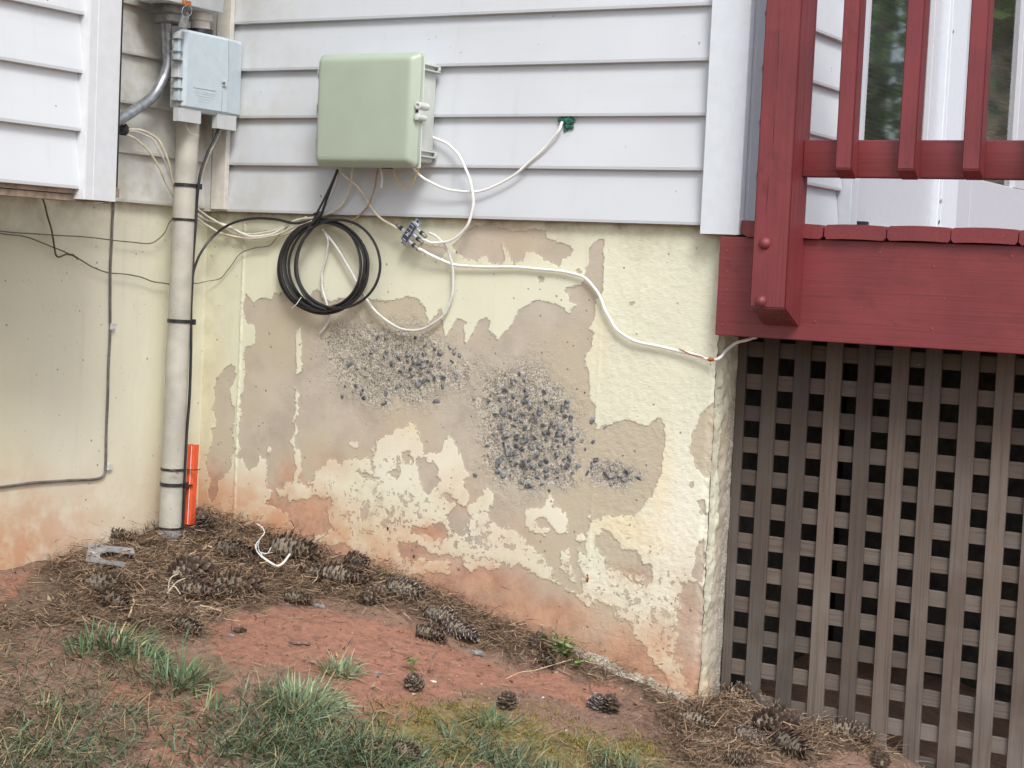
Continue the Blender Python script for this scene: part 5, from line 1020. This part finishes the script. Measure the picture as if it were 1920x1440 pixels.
# grass tufts
TUFTS = [ # px,py,radius(m),blades,len,label,pale,spread
 (215,1215,.055,330,.085,'tall ragged green grass tuft at the left, rising toward the pine cones',0,1.0),
 (260,1245,.05,200,.085,'wide green grass tuft joining the two left tufts',0,1.0),
 (330,1280,.045,260,.10,'green grass tuft with one long blade reaching right across the soil',0,.9),
 (150,1225,.03,50,.09,'loose flat grass blades at the far left of the tufts',0,.5),
 (562,1325,.060,900,.090,'large round pale green grass tuft in the middle foreground',1,1.15),
 (636,1258,.032,260,.066,'small pale green grass tuft on the red soil above the large round one',1,1.0),
 (912,1360,.034,150,.070,'green grass tuft growing from the moss beside a small cone',0,1.0),
 (390,1335,.045,90,.055,'thin wispy grass tuft left of the large round one',0,.8),
 (95,1340,.05,70,.055,'wispy half-dry grass tuft at the lower left edge',0,.8),
]
for px, py, R, nb, ln, lab_, pale, spr in TUFTS:
    c = GP(px, py); rr = R*np.sqrt(RNG.uniform(0, 1, nb)); aa = RNG.uniform(0, 6.28, nb); P = np.column_stack([c[0]+rr*np.cos(aa), c[1]+rr*np.sin(aa)]); z = gz(P[:, 0], P[:, 1])-.003
    out = aa+RNG.normal(0, .9, nb); lift = np.clip(1.15-spr*rr/R*.85+RNG.normal(0, .3, nb), .05, 1.45)
    cols = grass_cols(nb, .10); cols = cols*1.75+np.array([.05, .075, .045]) if pale else cols*1.35+np.array([.0, .02, .0])
    if pale: cols = np.where(RNG.uniform(0, 1, (nb, 1)) < .1, np.array([[.42, .33, .2]]), cols)
    V, F, C = ribbons(nb, np.column_stack([P, z]), out, RNG.uniform(.3, 1.05, nb)*ln, RNG.uniform(.0014, .0036, nb)*(1.15 if not pale else 1.0), lift, RNG.normal(0, .35, nb), cols, 6, RNG.uniform(.0, .45, nb))
    # darken nothing: blades keep their own colour
    o = fastmesh('grass_tuft', V, F, C, MGR); tag(o, lab_, 'grass tuft', 'grass tufts on the soil')
for pa_, pb_, lab_ in (((395,1262),(442,1274),'single broad grass blade lying to the right of the left tufts'),((838,1395),(812,1350),'single upright broad blade left of the moss grass'),((345,1212),(362,1178),'single thin blade crossing the ragged brown cone')):
    A, Bq = GP(*pa_), GP(*pb_); A[2] += .004; Bq = Bq+np.array([0, 0, .012]); mid = (A+Bq)/2+np.array([0, 0, .010]); d = Bq-A; s_ = np.cross(d, NUP); s_ /= np.linalg.norm(s_)+1e-9; w = .0022
    V = []; 
    for p_, k_ in ((A, .7), ((A+mid)/2+np.array([0, 0, .003]), 1), (mid, 1), ((mid+Bq)/2, .8), (Bq, .1)): V += [p_-s_*w*k_, p_+s_*w*k_]
    o = fastmesh('loose_grass', np.array(V), np.array([(2*i, 2*i+1, 2*i+3, 2*i+2) for i in range(4)]), np.tile(np.array([[.09, .17, .11]]), (10, 1)), MGR); tag(o, lab_, 'grass')
# leafy weeds
def weed(c, label, leaves, seed, size=.011, spread=.05, h=.03):
    r = random.Random(seed); root = thing('weed', label, 'weed', c, 'small leafy weeds')
    st_ = MB()
    for i in range(leaves):
        a = r.uniform(0, 6.28); d = r.uniform(.1, 1)*spread; tip = np.array([c[0]+d*math.cos(a), c[1]+d*math.sin(a)*.6, 0]); tip[2] = float(gz(tip[0], tip[1]))+r.uniform(.3, 1)*h
        st_.tube([np.array(c), (np.array(c)+tip)/2+np.array([0, 0, h*.35]), tip], .0006, 4, sub=3, c=(.14, .2, .06))
        s_ = size*r.uniform(.5, 1.15); az = r.uniform(0, 6.28); tl = r.uniform(.1, .7); n_l = 9; V = [tip]; 
        for k in range(n_l):
            b_ = 2*math.pi*k/n_l; rad_ = s_*(1 if k else .45)*(1+.12*math.cos(5*b_)); x_, y_ = rad_*math.cos(b_), rad_*math.sin(b_)
            V.append(tip+np.array([x_*math.cos(az)-y_*math.sin(az), (x_*math.sin(az)+y_*math.cos(az))*math.cos(tl)-.0*tl, y_*math.sin(tl)*.9+.12*s_]))
        col_ = random.choice([(.16, .30, .07), (.22, .36, .10), (.10, .21, .06), (.30, .38, .16)])
        lf = MB(); lf.add(V, [(0, k+1, (k+1) % n_l+1) for k in range(n_l)], col_); lf.build('leaf', MGR, root)
    st_.build('stems', MGR, root)
weed(GP(1058,1232), 'leafy light green ground ivy against the wall foot beside the dark cones', 34, 3, .0095, .075, .035)
weed(GP(773,1262), 'tiny two-leaved green seedling behind the round cone', 4, 5, .011, .018, .030)
weed(GP(535,1038), 'bright green sprig growing between the pine cones under the wall', 12, 7, .009, .035, .030)
weed(GP(722,1080), 'single dark green leaf at the wall foot above the needles', 2, 9, .009, .008, .012)
# plastic plate, scraps, stones
PL = GP(205, 1058); o_ = np.array(PL)
PT = thing('plastic_plate', 'grey U-shaped plastic plate with slots lying on the needles', 'plate', PL)
def gq(px, py, dz=.012): p = GP(px, py); return np.array([p[0], p[1], p[2]+dz+.011])
m = MB(); out_ = [(160,1068),(166,1038),(250,1046),(252,1056),(205,1050),(190,1053),(185,1060),(192,1068),(232,1072),(234,1080)]
V = [gq(x, y) for x, y in out_]; k = len(V); V2 = [v-np.array([0, 0, .004]) for v in V]
m.add(V+V2, [(0, 1, 5, 6), (1, 2, 3, 4), (1, 4, 5), (0, 6, 7), (0, 7, 8, 9)]+[(i, (i+1) % k, k+(i+1) % k, k+i) for i in range(k)]); m.build('plate_body', M['plate'], PT)
m = MB()
for x, y in ((172,1045),(178,1043),(185,1042),(222,1049),(232,1050),(241,1051),(168,1060),(176,1062),(214,1070),(205,1070)):
    a = gq(x, y, .0124); m.box(a[0]-.003, a[0]+.003, a[1]-.0035, a[1]+.0035, a[2]-.0006, a[2]+.0002)
m.build('slot', M['black'], PT, stuff=True)
MB().tube([gq(176, 1055, .014), gq(172, 1057, .016), gq(177, 1058, .014), gq(181, 1056, .014)], .0012, 6).build('white_clip', M['white'], PT)
def gcable(name, label, cat, lst, r, mat): return cable(name, label, cat, [gq(x, y, dz) for x, y, dz in lst], r, mat, 6)
SC = thing('cable_scrap', 'white cable offcut with split blue and white strands lying on the pine cones', 'cable scrap', GP(500, 1075))
for L_, r_, mt in (([(542,1072,.03),(530,1082,.022),(518,1086,.02),(505,1081,.022),(492,1074,.026)], .0028, 'white'), ([(492,1074,.026),(482,1068,.03),(478,1058,.034),(488,1045,.036),(494,1036,.036),(491,1026,.036),(480,1018,.036)], .0013, 'white'), ([(492,1074,.028),(484,1066,.033),(483,1055,.037),(490,1044,.04)], .0011, 'greyw'), ([(490,1074,.026),(480,1066,.03),(480,1058,.032),(486,1050,.034)], .0010, 'nid'), ([(486,1068,.03),(500,1070,.03),(507,1062,.034)], .0009, 'white'), ([(488,1070,.03),(497,1071,.03),(510,1068,.03)], .0009, 'cream')):
    MB().tube([gq(*q_) for q_ in L_], r_, 6).build('strand', M[mt], SC, smooth=True)
SC2 = thing('plastic_scrap', 'pale forked strips of plastic left of the end-to-end pine cones', 'scrap', GP(330, 1120))
for L_ in ([(314,1128,.006),(318,1112,.02),(332,1104,.022),(344,1098,.02),(343,1090,.02)], [(314,1127,.006),(330,1118,.02),(346,1112,.022)], [(312,1126,.005),(325,1122,.016),(338,1130,.008)]): MB().tube([gq(*q_) for q_ in L_], .0013, 5).build('strip', M['cream'], SC2)
for nm, lb_, L_, mt in (('wood_strip', 'pale curved wood strip lying on the soil above the ragged cone', [(375,1148,.004),(392,1153,.006),(405,1157,.005),(414,1158,.003)], 'chip'), ('wood_strip', 'curved tan strip beside the grass below the plastic plate', [(248,1138,.01),(250,1150,.012),(246,1160,.01),(241,1172,.006)], 'chip'), ('wood_strip', 'pale chip between the plate and the cable scrap', [(380,1048,.012),(390,1044,.014),(402,1046,.012)], 'chip')):
    gcable(nm, lb_, 'wood chip', L_, .0022, M[mt])
gcable('twig', 'dark curved twig lying on the red soil right of the seedling', 'twig', [(806,1264,.003),(808,1250,.005),(815,1236,.006),(823,1225,.004)], .0010, M['bark'])
gcable('twig', 'long thin twig on the soil below the leafy weed', 'twig', [(948,1284,.003),(975,1276,.006),(1010,1270,.006),(1045,1258,.006),(1075,1248,.004)], .0009, M['chip'])
def rock(px, py, r, label, sc, seed, mt='rock', dz=0):
    p = GP(px, py); lump('rock', label, 'stone', (p[0], p[1], p[2]+r*.1+dz), r, M[mt], seed, sc)['group'] = 'stones on the soil'
rock(598,1138,.012,'flat grey stone right of the small cone',(1.3,1,.45),41); rock(371,1141,.012,'blue-grey flat stone below the end-to-end cones',(1.4,1,.4),42,'plate'); rock(893,1225,.012,'grey stone at the edge of the needles',(1.5,1,.5),43)
rock(708,1262,.007,'small grey pebble left of the seedling',(1.2,1,.5),44); rock(730,1070,.012,'grey concrete lump in the needles at the wall foot',(1.5,1,.6),45); rock(812,1278,.0045,'small white fleck of stone beside the round cone',(1.6,.8,.5),46,'white'); rock(1018,1308,.003,'white grit speck on the soil left of the pale cone',(1,1,.5),47,'white')
rock(560,1205,.018,'dull purple-red flat stone above the pale tuft',(1.4,1,.22),48,'purple'); rock(432,1192,.006,'small blue-grey pebble under the cone fragment',(1.2,1,.5),49,'plate')
# concrete ledge emerging at the foot of the wall
FT = MB(); L0 = []; 
tx = np.linspace(1.02, 1.36, 120); prof_y = np.linspace(0, 1, 9); TX, TY = np.meshgrid(tx, prof_y, indexing='ij')
wd = (.012+.045*fbm(TX, TX*0, 12, 4, 111))*sst(1.02, 1.12, TX)+.004; YY_ = .02-TY*wd; ZZ_ = gz(TX, YY_)+.012*(1-TY**2)*fbm(TX, TY*3, 30, 4, 113)*1.6-.010*TY
ft = gridmesh('footing_ledge', TX, YY_, ZZ_, dict(bare=TX*0+.05, stain=TX*0+.15, agg=TX*0+.55, yellow=TX*0, white=TX*0, pit=TX*0, rough=TX*0+1, grime=TX*0), MFND, FW, flip=False)

# ------------------------------------------------------------------ trees beyond the deck (seen mirrored in the door glass)
def tree(x, y, h, r, label, seed, low=.25, tr=.16):
    rg = np.random.default_rng(seed); z0_ = float(gz(x, y)); root = thing('tree', label, 'tree', (x, y, z0_))
    m = MB(); m.tube([(x, y, z0_-.2), (x+.06, y, z0_+h*.3), (x-.04, y+.05, z0_+h*.6), (x, y, z0_+h*.92)], [tr, tr*.8, tr*.5, .03], 14); m.build('trunk', M['bark'], root, smooth=True)
    m = MB()
    for i in range(14):
        a = rg.uniform(0, 6.28); hz = z0_+h*rg.uniform(low+.05, .85); L = r*rg.uniform(.6, .95); m.tube([(x, y, hz), (x+L*.5*math.cos(a), y+L*.5*math.sin(a), hz+L*.25), (x+L*math.cos(a), y+L*math.sin(a), hz+L*.3)], [.05, .03, .01], 6, sub=3)
    m.build('limbs', M['bark'], root)
    n_ = 9500; cl = 70; C = np.column_stack([rg.uniform(-1, 1, cl), rg.uniform(-1, 1, cl), rg.uniform(0, 1, cl)]); ci = rg.integers(0, cl, n_)
    pr_ = np.sqrt(np.clip(1-(C[:, 2]*1.6-.8)**2, .15, 1)); cen = np.column_stack([x+C[:, 0]*r*pr_*.8, y+C[:, 1]*r*pr_*.8, z0_+h*(low+(1-low)*C[:, 2])])
    P = cen[ci]+rg.normal(0, .32, (n_, 3)); d = rg.normal(0, 1, (n_, 3)); d /= np.linalg.norm(d, axis=1)[:, None]; e = np.cross(d, rg.normal(0, 1, (n_, 3))); e /= np.linalg.norm(e, axis=1)[:, None]
    s_ = rg.uniform(.05, .10, (n_, 1)); V = np.stack([P-d*s_, P+e*s_*.5, P+d*s_, P-e*s_*.5], 1).reshape(-1, 3); F = np.arange(n_*4).reshape(-1, 4)
    col_ = np.array([(.10, .17, .06), (.13, .21, .08), (.08, .13, .05), (.17, .24, .09)])[rg.integers(0, 4, n_)]
    o = fastmesh('crown', V, F, np.repeat(col_, 4, 0), MLEAF, root)
tree(4.9, 10.8, 8.0, 2.4, 'broad leafy tree beyond the deck, mirrored in the left door pane', 1, .12)
tree(3.35, 9.3, 8, 1.8, 'thick-trunked tree beyond the deck, mirrored in the right door pane', 2, .42, .26)
tree(3.2, 15.0, 9, 2.8, 'tall leafy tree behind the thick-trunked one', 3, .05)
tree(7.6, 14.0, 9, 3.0, 'leafy tree farthest right beyond the deck', 4, .05)
